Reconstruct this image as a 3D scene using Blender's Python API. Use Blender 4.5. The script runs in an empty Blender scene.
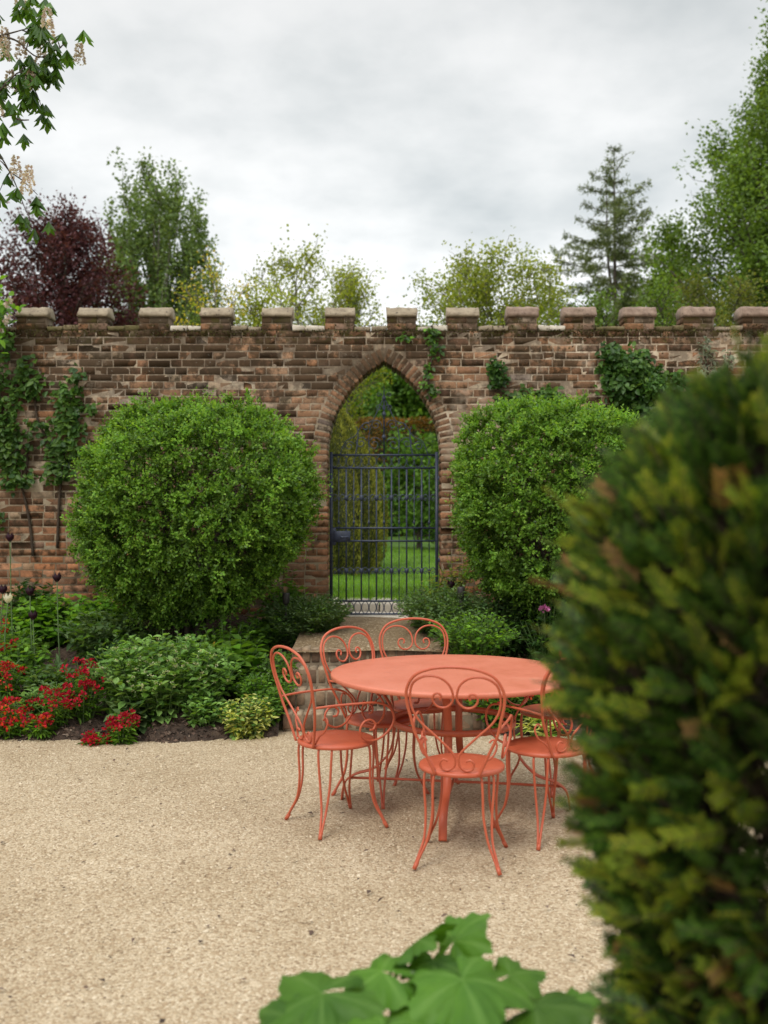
import bpy, math, random
import numpy as np
from mathutils import Vector
R = math.radians
rng = np.random.default_rng(7)
random.seed(7)
sc = bpy.context.scene
C = sc.collection
EYE = 1.65          # camera height

# ------------------------------------------------------------------ helpers
class Acc:
    """collects polygons and links them as ONE mesh object"""
    def __init__(s): s.V = []; s.F = []; s.M = []; s.n = 0
    def add(s, V, F, mi=0):
        V = np.asarray(V, float).reshape(-1, 3)
        F = np.asarray(F, int)
        if F.ndim == 1: F = F[None]
        s.V.append(V); s.F.append(F + s.n); s.M.append(np.full(len(F), mi) if np.isscalar(mi) else np.asarray(mi)); s.n += len(V)
    def addf(s, V, faces, mi=0):
        V = np.asarray(V, float).reshape(-1, 3)
        s.V.append(V)
        for f in faces:
            s.F.append(np.array([f]) + s.n); s.M.append(np.full(1, mi))
        s.n += len(V)
    def build(s, name, mats, parent=None, origin=None, smooth=False):
        me = bpy.data.meshes.new(name)
        V = np.concatenate(s.V).astype(np.float32)
        if origin is None and parent is not None and 'org' in parent: origin = tuple(parent['org'])
        if origin is not None: V = V - np.array(origin, np.float32)
        me.vertices.add(len(V)); me.vertices.foreach_set('co', V.ravel())
        lv = np.concatenate([f.ravel() for f in s.F]); tot = np.concatenate([np.full(len(f), f.shape[1]) for f in s.F])
        st = np.concatenate([[0], np.cumsum(tot)[:-1]])
        me.loops.add(len(lv)); me.loops.foreach_set('vertex_index', lv.astype(np.int32))
        me.polygons.add(len(tot)); me.polygons.foreach_set('loop_start', st.astype(np.int32))
        me.polygons.foreach_set('loop_total', tot.astype(np.int32))
        if not isinstance(mats, (list, tuple)): mats = [mats]
        for m in mats: me.materials.append(m)
        me.polygons.foreach_set('material_index', np.concatenate(s.M).astype(np.int32))
        if smooth: me.polygons.foreach_set('use_smooth', np.ones(len(tot), bool))
        me.update(calc_edges=True); me.validate()
        o = bpy.data.objects.new(name, me); C.objects.link(o)
        if parent is not None: o.parent = parent
        elif origin is not None: o.location = origin
        return o

def tag(o, label=None, cat=None, group=None, kind=None):
    if label: o['label'] = label
    if cat: o['category'] = cat
    if group: o['group'] = group
    if kind: o['kind'] = kind
    return o

def thing(name, loc, label, cat, group=None, rz=0):
    o = bpy.data.objects.new(name, None); C.objects.link(o)
    o.empty_display_size = .1
    o.location = loc; o.rotation_euler = (0, 0, rz); o['org'] = list(map(float, loc))
    return tag(o, label, cat, group)

def at(px, py, D): return np.array([(px - 384) / 1000 * D, D, EYE - (py - 512) / 1000 * D])
def nrm(v):
    v = np.asarray(v, float); return v / np.maximum(np.linalg.norm(v, axis=-1, keepdims=True), 1e-9)
def rdir(n): return nrm(rng.normal(size=(n, 3)))

def smooth_path(pts, k=5, closed=False):
    P = np.asarray(pts, float); n = len(P); out = []
    idx = range(n if closed else n - 1)
    for i in idx:
        if closed: p0, p1, p2, p3 = P[(i-1) % n], P[i], P[(i+1) % n], P[(i+2) % n]
        else: p0, p1, p2, p3 = P[max(i-1, 0)], P[i], P[i+1], P[min(i+2, n-1)]
        for j in range(k):
            t = j / k
            out.append(.5*((2*p1)+(-p0+p2)*t+(2*p0-5*p1+4*p2-p3)*t*t+(-p0+3*p1-3*p2+p3)*t**3))
    if not closed: out.append(P[-1])
    return np.array(out)

def tube(acc, pts, r, n=6, closed=False, cap=True, mi=0, flat=None):
    P = np.asarray(pts, float); m = len(P)
    rr = np.full(m, r) if np.isscalar(r) else (np.asarray(r, float) if len(r) == m else np.interp(np.linspace(0, 1, m), np.linspace(0, 1, len(r)), r))
    if closed: T = nrm(np.roll(P, -1, 0) - np.roll(P, 1, 0))
    else: T = nrm(np.gradient(P, axis=0))
    a = np.array([0, 0, 1.]) if abs(T[0][2]) < .9 else np.array([1., 0, 0])
    u = nrm(np.cross(T[0], a)); U = np.zeros((m, 3))
    for i in range(m):
        u = u - T[i]*np.dot(u, T[i]); u = u / max(np.linalg.norm(u), 1e-9); U[i] = u
    W = np.cross(T, U)
    th = np.arange(n) * 2*math.pi/n + (math.pi/n if n == 4 else 0)
    V = (P[:, None] + rr[:, None, None]*(np.cos(th)[None, :, None]*U[:, None] + np.sin(th)[None, :, None]*W[:, None])).reshape(-1, 3)
    i = np.arange(m if closed else m-1)[:, None]; j = np.arange(n)[None]
    i2 = (i+1) % m; j2 = (j+1) % n
    F = np.stack([i*n+j, i*n+j2, i2*n+j2, i2*n+j], -1).reshape(-1, 4)
    acc.add(V, F, mi)
    if cap and not closed:
        b = acc.n - len(V)
        acc.F.append(np.array([list(range(n))[::-1]])+b); acc.M.append(np.full(1, mi))
        acc.F.append(np.array([list(range((m-1)*n, m*n))])+b); acc.M.append(np.full(1, mi))

def ribbon(acc, pts, side, w, t, mi=0):
    """flat bar: rectangular section, width w along 'side', thickness t"""
    P = np.asarray(pts, float); T = nrm(np.gradient(P, axis=0)); S = np.broadcast_to(nrm(side), P.shape)
    N = nrm(np.cross(T, S)); V = []
    for a, b in ((1, 1), (-1, 1), (-1, -1), (1, -1)): V.append(P + S*a*w/2 + N*b*t/2)
    V = np.stack(V, 1).reshape(-1, 3); m = len(P); F = []
    for i in range(m-1):
        for j in range(4): F.append((i*4+j, i*4+(j+1) % 4, (i+1)*4+(j+1) % 4, (i+1)*4+j))
    F += [(3, 2, 1, 0), (m*4-4, m*4-3, m*4-2, m*4-1)]
    acc.add(V, F, mi)

def box(acc, x0, x1, y0, y1, z0, z1, mi=0, bev=0, jit=0):
    if bev:   # bevel on the whole box: chamfered prism pair
        b = min(bev, (x1-x0)*.3, (z1-z0)*.3, (y1-y0)*.3)
        V = []
        for (ix, iz, y) in ((b, b, y0), (0, 0, y0+b), (0, 0, y1-b), (b, b, y1)):
            V += [(x0+ix, y, z0+iz), (x1-ix, y, z0+iz), (x1-ix, y, z1-iz), (x0+ix, y, z1-iz)]
        V = np.array(V)
        if jit: V = V + rng.normal(0, jit, V.shape)
        F = [(0, 1, 2, 3), (15, 14, 13, 12)]
        for k in range(3):
            for j in range(4): F.append((k*4+(j+1) % 4, k*4+j, (k+1)*4+j, (k+1)*4+(j+1) % 4))
        acc.add(V, F, mi)
    else:
        V = [(x, y, z) for z in (z0, z1) for y in (y0, y1) for x in (x0, x1)]
        F = [(0, 2, 3, 1), (4, 5, 7, 6), (0, 1, 5, 4), (2, 6, 7, 3), (0, 4, 6, 2), (1, 3, 7, 5)]
        acc.add(V, F, mi)

# leaf templates: x across, y along, z off the blade
T_DIA = (np.array([(0, 0, 0), (.5, .45, .10), (0, 1, -.04), (-.5, .45, .10)]), np.array([(0, 1, 2, 3)]))
T_LEAF = (np.array([(0, 0, 0), (.42, .28, .10), (.40, .62, .08), (0, 1, -.12), (-.40, .62, .08), (-.42, .28, .10)]), np.array([(0, 1, 2, 3), (0, 3, 4, 5)]))
T_BLADE = (np.array([(-.5, 0, 0), (.5, 0, 0), (.42, .5, .06), (-.42, .5, .06), (.05, 1, -.05), (-.05, 1, -.05)]), np.array([(0, 1, 2, 3), (3, 2, 4, 5)]))
T_NEED = (np.array([(-.5, 0, 0), (.5, 0, 0), (.25, 1, 0), (-.25, 1, 0)]), np.array([(0, 1, 2, 3)]))
T_OBO = (np.array([(0, 0, 0), (.26, .35, .05), (.5, .72, .04), (0, 1, -.1), (-.5, .72, .04), (-.26, .35, .05)]), np.array([(0, 1, 2, 3), (0, 3, 4, 5)]))

def leaves(acc, P, D, N, L, W, tpl=T_DIA, mi=0):
    P = np.asarray(P, float); n = len(P)
    if n == 0: return
    D = nrm(np.broadcast_to(D, P.shape)); N = np.broadcast_to(N, P.shape)
    X = nrm(np.cross(D, N) + 1e-6); Z = np.cross(X, D)
    L = np.broadcast_to(L, (n,)); W = np.broadcast_to(W, (n,))
    tv, tf = tpl; k = len(tv)
    V = P[:, None] + tv[None, :, 0:1]*W[:, None, None]*X[:, None] + tv[None, :, 1:2]*L[:, None, None]*D[:, None] + tv[None, :, 2:3]*L[:, None, None]*Z[:, None]
    F = (np.arange(n)*k)[:, None, None] + tf[None]
    m = mi if np.isscalar(mi) else np.repeat(mi, len(tf))
    acc.add(V.reshape(-1, 3), F.reshape(-1, tf.shape[1]), m)

def lump(P, f, seed=0):
    P = np.asarray(P, float)*f; s = 0
    for k in range(4):
        a = np.array([math.sin(seed*3.1+k*1.7+1), math.cos(seed*2.3+k*2.9), math.sin(seed+k*4.1+2)])*(1+.5*k)
        s = s + np.sin(P @ a + k*1.3 + seed)/(1+.5*k)
    return s/2.2

# ------------------------------------------------------------------ materials
def newmat(name):
    m = bpy.data.materials.new(name); m.use_nodes = True
    nt = m.node_tree; b = nt.nodes['Principled BSDF']
    return m, nt, b
def node(nt, t, **kw):
    n = nt.nodes.new(t)
    for k, v in kw.items():
        if k.startswith('i_'): n.inputs[k[2:].replace('_', ' ')].default_value = v
        else: setattr(n, k, v)
    return n
def ramp(nt, fac, stops):
    r = nt.nodes.new('ShaderNodeValToRGB'); e = r.color_ramp.elements
    while len(e) < len(stops): e.new(.5)
    for el, (p, c) in zip(e, stops): el.position = p; el.color = (*c, 1) if len(c) == 3 else c
    nt.links.new(fac, r.inputs[0]); return r.outputs[0]
def noise(nt, scale, detail=4, vec=None, rough=.55, out=0):
    n = node(nt, 'ShaderNodeTexNoise'); n.inputs['Scale'].default_value = scale; n.inputs['Detail'].default_value = detail; n.inputs['Roughness'].default_value = rough
    if vec is None:
        vec = node(nt, 'ShaderNodeNewGeometry').outputs['Position']
    nt.links.new(vec, n.inputs['Vector']); return n.outputs[out]
def mix(nt, fac, a, b, mode='MIX'):
    n = node(nt, 'ShaderNodeMix', data_type='RGBA', blend_type=mode)
    for s, v in ((n.inputs[0], fac), (n.inputs[6], a), (n.inputs[7], b)):
        if hasattr(v, 'is_linked'): nt.links.new(v, s)
        elif isinstance(v, (int, float)): s.default_value = v
        else: s.default_value = (*v, 1)
    return n.outputs[2]
def math_(nt, op, a, b=0, clamp=False):
    n = node(nt, 'ShaderNodeMath', operation=op, use_clamp=clamp)
    for s, v in ((n.inputs[0], a), (n.inputs[1], b)):
        if hasattr(v, 'is_linked'): nt.links.new(v, s)
        else: s.default_value = v
    return n.outputs[0]
def mrange(nt, v, a, b, c=0, d=1):
    n = node(nt, 'ShaderNodeMapRange', clamp=True); nt.links.new(v, n.inputs[0])
    for i, q in zip((1, 2, 3, 4), (a, b, c, d)): n.inputs[i].default_value = q
    return n.outputs[0]
def bump(nt, b, h, strength=.5, dist=.01):
    n = node(nt, 'ShaderNodeBump'); n.inputs['Strength'].default_value = strength; n.inputs['Distance'].default_value = dist
    nt.links.new(h, n.inputs['Height']); nt.links.new(n.outputs[0], b.inputs['Normal'])

def leafmat(name, cols, trans=.35, rough=.45, clump=2.5, spec=.35, tcol=1.5, vary=.5, gain=None):
    if gain is None: gain = (1.62, 1.45, 1.15) if max(c[1] for c in cols) < .31 and cols[0][1] > cols[0][0]*.8 else (1, 1, 1)
    cols = [tuple(q*k for q, k in zip(c, gain)) for c in cols]; spec *= .7; rough = min(rough+.08, .7)
    m, nt, b = newmat(name)
    g = node(nt, 'ShaderNodeNewGeometry')
    c = ramp(nt, g.outputs['Random Per Island'], [(i/(len(cols)-1), q) for i, q in enumerate(cols)])
    nz = mrange(nt, noise(nt, clump, 2), .35, .65, 1-vary*.55, 1+vary*.45)
    hsv = node(nt, 'ShaderNodeHueSaturation'); nt.links.new(c, hsv.inputs['Color']); nt.links.new(nz, hsv.inputs['Value'])
    c = hsv.outputs[0]
    nt.links.new(c, b.inputs['Base Color']); b.inputs['Roughness'].default_value = rough
    b.inputs['Specular IOR Level'].default_value = spec
    t = node(nt, 'ShaderNodeBsdfTranslucent')
    tc = mix(nt, 1, c, (tcol*1.1, tcol, tcol*.45), 'MULTIPLY'); nt.links.new(tc, t.inputs[0])
    s = node(nt, 'ShaderNodeMixShader'); s.inputs[0].default_value = trans
    nt.links.new(b.outputs[0], s.inputs[1]); nt.links.new(t.outputs[0], s.inputs[2])
    nt.links.new(s.outputs[0], nt.nodes['Material Output'].inputs[0])
    return m

def plain(name, col, rough=.6, var=.25, scale=20, bmp=.2, bd=.004, metallic=0, spec=.5):
    m, nt, b = newmat(name)
    n = noise(nt, scale, 5)
    c = ramp(nt, n, [(.25, tuple(q*(1-var) for q in col)), (.75, tuple(min(q*(1+var), 1) for q in col))])
    nt.links.new(c, b.inputs['Base Color']); b.inputs['Roughness'].default_value = rough; b.inputs['Metallic'].default_value = metallic
    b.inputs['Specular IOR Level'].default_value = spec
    if bmp: bump(nt, b, noise(nt, scale*4, 5), bmp, bd)
    return m

M = {}
# --- gravel
def gravel(name, c0, c1, c2, cell):
    m, nt, b = newmat(name)
    pos = node(nt, 'ShaderNodeNewGeometry').outputs['Position']
    v = node(nt, 'ShaderNodeTexVoronoi', feature='F1'); v.inputs['Scale'].default_value = 1/cell
    nt.links.new(pos, v.inputs['Vector'])
    sep = node(nt, 'ShaderNodeSeparateColor'); nt.links.new(v.outputs['Color'], sep.inputs[0])
    c = ramp(nt, sep.outputs[0], [(0, c0), (.12, tuple(q*1.4 for q in c0)), (.35, c1), (.75, c2), (.93, tuple(min(q*1.12, .85) for q in c2)), (1, (.66, .56, .41))])
    pn = mrange(nt, noise(nt, .9, 7, pos, .62), .38, .66)
    c = mix(nt, pn, c, mix(nt, 1, c, (.80, .77, .72), 'MULTIPLY'))
    dn = mrange(nt, noise(nt, 9, 5, pos, .7), .58, .75)
    c = mix(nt, math_(nt, 'MULTIPLY', dn, .55), c, mix(nt, 1, c, (.72, .64, .54), 'MULTIPLY'))
    e = mrange(nt, v.outputs['Distance'], .25, .75)
    c = mix(nt, math_(nt, 'MULTIPLY', e, .3), c, mix(nt, 1, c, (.45, .4, .33), 'MULTIPLY'))
    nt.links.new(c, b.inputs['Base Color']); b.inputs['Roughness'].default_value = .85; b.inputs['Specular IOR Level'].default_value = .2
    h = math_(nt, 'SUBTRACT', math_(nt, 'MULTIPLY', sep.outputs[1], .5), v.outputs['Distance'])
    bump(nt, b, h, .7, cell*.7)
    return m
M['gravel'] = gravel('golden_gravel', (.29, .21, .13), (.465, .36, .235), (.555, .45, .315), .0105)
M['pathgravel'] = gravel('path_gravel', (.13, .088, .048), (.235, .165, .095), (.31, .225, .135), .012)
def pebmat():
    m, nt, b = newmat('pebble_stone')
    g = node(nt, 'ShaderNodeNewGeometry')
    c = ramp(nt, g.outputs['Random Per Island'], [(0, (.20, .135, .075)), (.2, (.38, .28, .17)), (.6, (.50, .395, .262)), (.9, (.56, .455, .318)), (1, (.60, .50, .36))])
    nt.links.new(c, b.inputs['Base Color']); b.inputs['Roughness'].default_value = .8; return m
M['pebble'] = pebmat()
# --- soil
def soil():
    m, nt, b = newmat('bed_soil')
    c = ramp(nt, noise(nt, 14, 8, None, .7), [(.3, (.022, .014, .009)), (.55, (.075, .046, .03)), (.75, (.15, .10, .07))])
    nt.links.new(c, b.inputs['Base Color']); b.inputs['Roughness'].default_value = .95
    bump(nt, b, noise(nt, 45, 6, None, .7), .9, .03); return m
M['soil'] = soil()
def lawn():
    m, nt, b = newmat('lawn_green')
    a = ramp(nt, noise(nt, 1.1, 6, None, .65), [(.3, (.06, .14, .014)), (.55, (.11, .225, .022)), (.8, (.17, .28, .04))])
    f = ramp(nt, noise(nt, 60, 4, None, .7), [(.3, (.55, .55, .5)), (.7, (1.25, 1.25, 1.1))])
    nt.links.new(mix(nt, 1, a, f, 'MULTIPLY'), b.inputs['Base Color']); b.inputs['Roughness'].default_value = .8
    bump(nt, b, noise(nt, 90, 4), .8, .03); return m
M['lawn'] = lawn()
# --- brick
def brickmat(name, tex=False):
    m, nt, b = newmat(name)
    g = node(nt, 'ShaderNodeNewGeometry'); pos = g.outputs['Position']
    xyz = node(nt, 'ShaderNodeSeparateXYZ'); nt.links.new(pos, xyz.inputs[0])
    X, Z = xyz.outputs[0], xyz.outputs[2]
    rnd = g.outputs['Random Per Island']
    c = ramp(nt, rnd, [(0, (.085, .050, .032)), (.16, (.16, .088, .052)), (.34, (.235, .125, .070)), (.5, (.20, .122, .076)), (.64, (.31, .16, .085)), (.78, (.235, .155, .10)), (.89, (.38, .22, .13)), (.95, (.115, .095, .085)), (1, (.36, .27, .18))])
    # mottling inside each brick
    c = mix(nt, .75, c, mix(nt, 1, c, ramp(nt, noise(nt, 38, 6, pos, .7), [(.28, (.42, .42, .42)), (.72, (1.45, 1.35, 1.25))]), 'MULTIPLY'))
    # cleaner, more orange brick low on the wall
    low = math_(nt, 'MULTIPLY', mrange(nt, Z, 1.9, .9), mrange(nt, noise(nt, 1.4, 3, pos), .3, .6))
    c = mix(nt, math_(nt, 'MULTIPLY', low, .6), c, mix(nt, 1, c, (1.75, 1.32, 1.05), 'MULTIPLY'))
    # old black crust, heaviest under the top of the left half
    cr = noise(nt, 2.6, 8, pos, .68)
    fine = noise(nt, 14, 5, pos, .7)
    hz = mrange(nt, Z, 2.3, 3.45, -.02, .13)
    lf = mrange(nt, X, -1.0, 2.2, .07, -.01)
    k = math_(nt, 'ADD', math_(nt, 'ADD', math_(nt, 'ADD', cr, hz), lf), math_(nt, 'MULTIPLY', math_(nt, 'SUBTRACT', fine, .5), .6))
    k = math_(nt, 'ADD', k, math_(nt, 'MULTIPLY', math_(nt, 'SUBTRACT', math_(nt, 'FRACT', math_(nt, 'MULTIPLY', rnd, 17.3)), .5), .13))
    crust = mrange(nt, k, .56, .66)
    c = mix(nt, math_(nt, 'MULTIPLY', crust, .82), c, (.042, .028, .015))
    # limewash traces right of the arch and patches elsewhere
    px_ = mrange(nt, math_(nt, 'ABSOLUTE', math_(nt, 'SUBTRACT', X, .98)), .55, .15)
    pz_ = math_(nt, 'MULTIPLY', mrange(nt, Z, 1.95, 2.25), mrange(nt, Z, 2.95, 2.6))
    lw = math_(nt, 'ADD', math_(nt, 'MULTIPLY', math_(nt, 'MULTIPLY', px_, pz_), .22), noise(nt, 3.3, 7, pos, .72))
    lw = math_(nt, 'ADD', lw, mrange(nt, X, .3, 2.0, 0, .05)); lw = mrange(nt, lw, .58, .74)
    c = mix(nt, math_(nt, 'MULTIPLY', lw, .6), c, (.37, .295, .22))
    # lichen flecks near the top
    fl = mrange(nt, noise(nt, 30, 3, pos, .6), .67, .72)
    fl = math_(nt, 'MULTIPLY', fl, mrange(nt, Z, 2.7, 3.35))
    c = mix(nt, math_(nt, 'MULTIPLY', fl, .7), c, (.55, .52, .45))
    # moss
    mo = math_(nt, 'MULTIPLY', mrange(nt, noise(nt, 7, 6, pos, .7), .52, .66), mrange(nt, Z, 3.28, 3.44))
    c = mix(nt, math_(nt, 'MULTIPLY', mo, .8), c, (.060, .052, .012))
    nt.links.new(c, b.inputs['Base Color']); b.inputs['Roughness'].default_value = .9; b.inputs['Specular IOR Level'].default_value = .2
    bump(nt, b, noise(nt, 55, 6, pos, .7), .6, .006)
    return m
M['brick'] = brickmat('old_brick')
def mortar():
    m, nt, b = newmat('lime_mortar')
    pos = node(nt, 'ShaderNodeNewGeometry').outputs['Position']
    xyz = node(nt, 'ShaderNodeSeparateXYZ'); nt.links.new(pos, xyz.inputs[0])
    c = ramp(nt, noise(nt, 3.5, 8, pos, .7), [(.3, (.22, .155, .10)), (.5, (.38, .30, .20)), (.7, (.55, .46, .34))])
    er = mrange(nt, noise(nt, 15, 6, pos, .7), .44, .60)
    c = mix(nt, math_(nt, 'MULTIPLY', er, mrange(nt, xyz.outputs[2], 1.8, 2.7, .15, .55)), c, ramp(nt, noise(nt, 5, 4, pos), [(.35, (.10, .06, .042)), (.65, (.22, .125, .08))]))
    cr = noise(nt, 2.6, 8, pos, .68); fine = noise(nt, 14, 5, pos, .7)
    hz = mrange(nt, xyz.outputs[2], 2.3, 3.45, -.02, .13); lf = mrange(nt, xyz.outputs[0], -1.0, 2.2, .07, -.01)
    k = math_(nt, 'ADD', math_(nt, 'ADD', math_(nt, 'ADD', cr, hz), lf), math_(nt, 'MULTIPLY', math_(nt, 'SUBTRACT', fine, .5), .6))
    c = mix(nt, mrange(nt, k, .56, .68, 0, .68), c, (.065, .043, .026))
    nt.links.new(c, b.inputs['Base Color']); b.inputs['Roughness'].default_value = .95
    bump(nt, b, noise(nt, 70, 5, pos), .6, .006); return m
M['mortar'] = mortar()
def stone(name, c0, c1, pit=.55, moss=0):
    m, nt, b = newmat(name)
    pos = node(nt, 'ShaderNodeNewGeometry').outputs['Position']
    c = ramp(nt, noise(nt, 9, 8, pos, .7), [(.3, c0), (.7, c1)])
    p = mrange(nt, noise(nt, 26, 4, pos, .6), .60, .68)
    c = mix(nt, math_(nt, 'MULTIPLY', p, pit), c, (.035, .025, .018))
    if moss:
        c = mix(nt, math_(nt, 'MULTIPLY', mrange(nt, noise(nt, 4, 6, pos, .7), .42, .58), moss), c, (.085, .075, .018))
    nt.links.new(c, b.inputs['Base Color']); b.inputs['Roughness'].default_value = .92
    bump(nt, b, noise(nt, 40, 7, pos, .7), .7, .012); return m
M['coping'] = stone('buff_coping', (.17, .13, .085), (.36, .295, .205), .85)
M['coping_r'] = stone('brown_coping', (.14, .09, .065), (.33, .24, .18))
M['moss'] = stone('mossy_coping', (.09, .065, .03), (.22, .17, .09), .3, .75)
M['flag'] = stone('pale_flagstone', (.45, .39, .31), (.66, .60, .50), .25)
M['stepbrick'] = None
def stepmat():
    m, nt, b = newmat('step_brick')
    g = node(nt, 'ShaderNodeNewGeometry'); pos = g.outputs['Position']
    c = ramp(nt, g.outputs['Random Per Island'], [(0, (.085, .05, .03)), (.4, (.15, .09, .055)), (.75, (.19, .11, .066)), (1, (.21, .14, .085))])
    c = mix(nt, .8, c, mix(nt, 1, c, ramp(nt, noise(nt, 25, 6, pos, .7), [(.3, (.55, .55, .55)), (.7, (1.4, 1.35, 1.25))]), 'MULTIPLY'))
    up = node(nt, 'ShaderNodeSeparateXYZ'); nt.links.new(g.outputs['Normal'], up.inputs[0])
    sa = math_(nt, 'MULTIPLY', mrange(nt, noise(nt, 12, 6, pos, .7), .30, .62), .75)
    c = mix(nt, math_(nt, 'MULTIPLY', sa, mrange(nt, up.outputs[2], .3, .9, .06, 1)), c, (.42, .325, .215))
    nt.links.new(c, b.inputs['Base Color']); b.inputs['Roughness'].default_value = .9
    bump(nt, b, noise(nt, 60, 6, pos, .7), .6, .006); return m
M['stepbrick'] = stepmat()
M['stepmortar'] = plain('sandy_step_mortar', (.17, .125, .08), .95, .45, 12, .6, .006)
# --- coral paint
def coral(name='coral_paint', c0=(.42, .082, .036), c1=(.49, .108, .05)):
    m, nt, b = newmat(name)
    pos = node(nt, 'ShaderNodeNewGeometry').outputs['Position']
    c = ramp(nt, noise(nt, 5, 6, pos, .65), [(.3, c0), (.7, c1)])
    ch = mrange(nt, noise(nt, 55, 4, pos, .65), .655, .70)
    c = mix(nt, math_(nt, 'MULTIPLY', ch, .7), c, (.20, .055, .03))
    w = mrange(nt, noise(nt, 3.2, 7, pos, .72), .60, .72)
    c = mix(nt, math_(nt, 'MULTIPLY', w, .22), c, (.62, .36, .24))
    nt.links.new(c, b.inputs['Base Color']); b.inputs['Specular IOR Level'].default_value = .45
    r = mrange(nt, noise(nt, 8, 5, pos), .3, .7, .36, .52); nt.links.new(r, b.inputs['Roughness'])
    bump(nt, b, noise(nt, 160, 4, pos), .12, .002); return m
M['coral'] = coral()
M['coraltop'] = coral('coral_paint_with_sheen', (.50, .135, .072), (.56, .17, .098))  # tabletop sheen put into the base colour as a paler coral
M['iron'] = plain('blue_black_iron', (.031, .040, .070), .5, .4, 30, .2, .002)
M['post'] = plain('dark_post', (.035, .03, .028), .6, .4, 40)
M['bark'] = plain('bark', (.075, .058, .042), .9, .5, 14, .8, .03)
M['barkl'] = plain('pale_bark', (.17, .15, .115), .9, .4, 14, .6, .02)
M['twig'] = plain('twig_brown', (.05, .032, .018), .85, .4, 40, 0)
M['gstem'] = plain('green_stem', (.09, .15, .045), .6, .3, 40, 0)
# --- foliage
M['boxo'] = leafmat('box_leaf', [(.024, .062, .010), (.05, .112, .016), (.078, .155, .022)], .32, .38, 5, .4)
M['boxy'] = leafmat('box_young_leaf', [(.066, .170, .022), (.102, .225, .032), (.152, .275, .048)], .42, .4, 5, .4)
M['yewf'] = leafmat('yew_needle', [(.009, .026, .006), (.018, .05, .009), (.032, .076, .012), (.052, .105, .017)], .2, .4, 6, .4)
M['yewb'] = leafmat('yew_dry_tip', [(.16, .085, .03), (.26, .15, .06), (.2, .15, .035)], .2, .6, 6)
M['yewy'] = leafmat('yew_gold', [(.12, .15, .028), (.17, .195, .04), (.22, .24, .06)], .3, .5, 3)
M['purple'] = leafmat('purple_leaf', [(.05, .014, .017), (.085, .026, .030), (.13, .045, .048)], .3, .42, 1.2, .4, 1.3)
M['poplar'] = leafmat('poplar_leaf', [(.055, .10, .034), (.085, .145, .052), (.12, .185, .078)], .35, .42, 1, .4)
M['spring'] = leafmat('spring_leaf', [(.10, .15, .025), (.15, .205, .035), (.21, .255, .055)], .5, .5, 1.2)
M['ochre'] = leafmat('ochre_leaf', [(.085, .135, .022), (.125, .175, .03), (.165, .205, .045)], .5, .5, 1.2)
M['olive'] = leafmat('olive_leaf', [(.05, .075, .018), (.08, .105, .024), (.115, .135, .036)], .4, .5, 1.2)
M['conif'] = leafmat('conifer_spray', [(.055, .085, .048), (.085, .12, .066), (.12, .16, .09)], .3, .6, .8)
M['lime'] = leafmat('broad_leaf', [(.045, .09, .016), (.072, .135, .024), (.105, .18, .036)], .38, .42, .8, .4)
M['yellow'] = leafmat('yellow_bloom', [(.42, .33, .03), (.55, .43, .05)], .4, .6, 2)
M['copperhedge'] = leafmat('copper_hedge', [(.05, .05, .012), (.09, .075, .014), (.16, .09, .018), (.2, .10, .022)], .3, .5, .6)
M['chest'] = leafmat('chestnut_leaf', [(.020, .060, .008), (.036, .095, .012), (.055, .13, .016)], .4, .35, 2, .4)
M['candle'] = leafmat('cream_bloom', [(.66, .58, .50), (.74, .68, .60), (.58, .42, .38)], .25, .6, 3, .35, 1.0)
M['ivy'] = leafmat('ivy_leaf', [(.014, .045, .010), (.026, .07, .013), (.045, .11, .018)], .25, .38, 4, .4)
M['climb'] = leafmat('climber_leaf', [(.022, .06, .014), (.038, .09, .018), (.07, .14, .026)], .3, .38, 4, .4)
M['silver'] = leafmat('silver_leaf', [(.17, .20, .13), (.28, .31, .22)], .3, .6, 4)
M['nettle'] = leafmat('deadnettle_leaf', [(.06, .145, .038), (.105, .215, .062), (.155, .28, .095)], .35, .5, 4)
M['cream'] = leafmat('cream_floret', [(.42, .46, .26), (.55, .56, .36)], .4, .6, 4)
M['gold'] = leafmat('golden_leaf', [(.30, .37, .07), (.44, .48, .12), (.56, .55, .22)], .35, .5, 5)
M['mid'] = leafmat('herb_leaf', [(.034, .09, .015), (.06, .14, .022), (.095, .19, .032)], .38, .45, 4)
M['grey'] = leafmat('grey_green_leaf', [(.04, .085, .036), (.07, .13, .058), (.105, .175, .085)], .3, .5, 4)
M['dark'] = leafmat('deep_green_leaf', [(.010, .034, .010), (.02, .055, .014), (.034, .085, .02)], .25, .4, 4)
M['bright'] = leafmat('bright_leaf', [(.055, .155, .016), (.085, .21, .022), (.125, .27, .034)], .4, .4, 4, .4)
M['red'] = leafmat('crimson_petal', [(.24, .004, .016), (.36, .007, .024), (.48, .014, .036)], .3, .5, 6)
M['orange'] = leafmat('orange_petal', [(.5, .045, .012), (.62, .09, .016), (.55, .02, .015)], .3, .5, 6)
M['tulipd'] = leafmat('dark_tulip_petal', [(.016, .004, .010), (.035, .008, .020)], .2, .35, 6, .5)
M['tulipw'] = leafmat('white_tulip_petal', [(.68, .66, .52), (.78, .77, .66)], .35, .45, 6)
M['white'] = leafmat('white_petal', [(.75, .75, .7), (.82, .82, .8)], .3, .5, 6)
M['pink'] = leafmat('pink_petal', [(.5, .12, .35), (.6, .2, .42)], .3, .5, 6)

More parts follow.
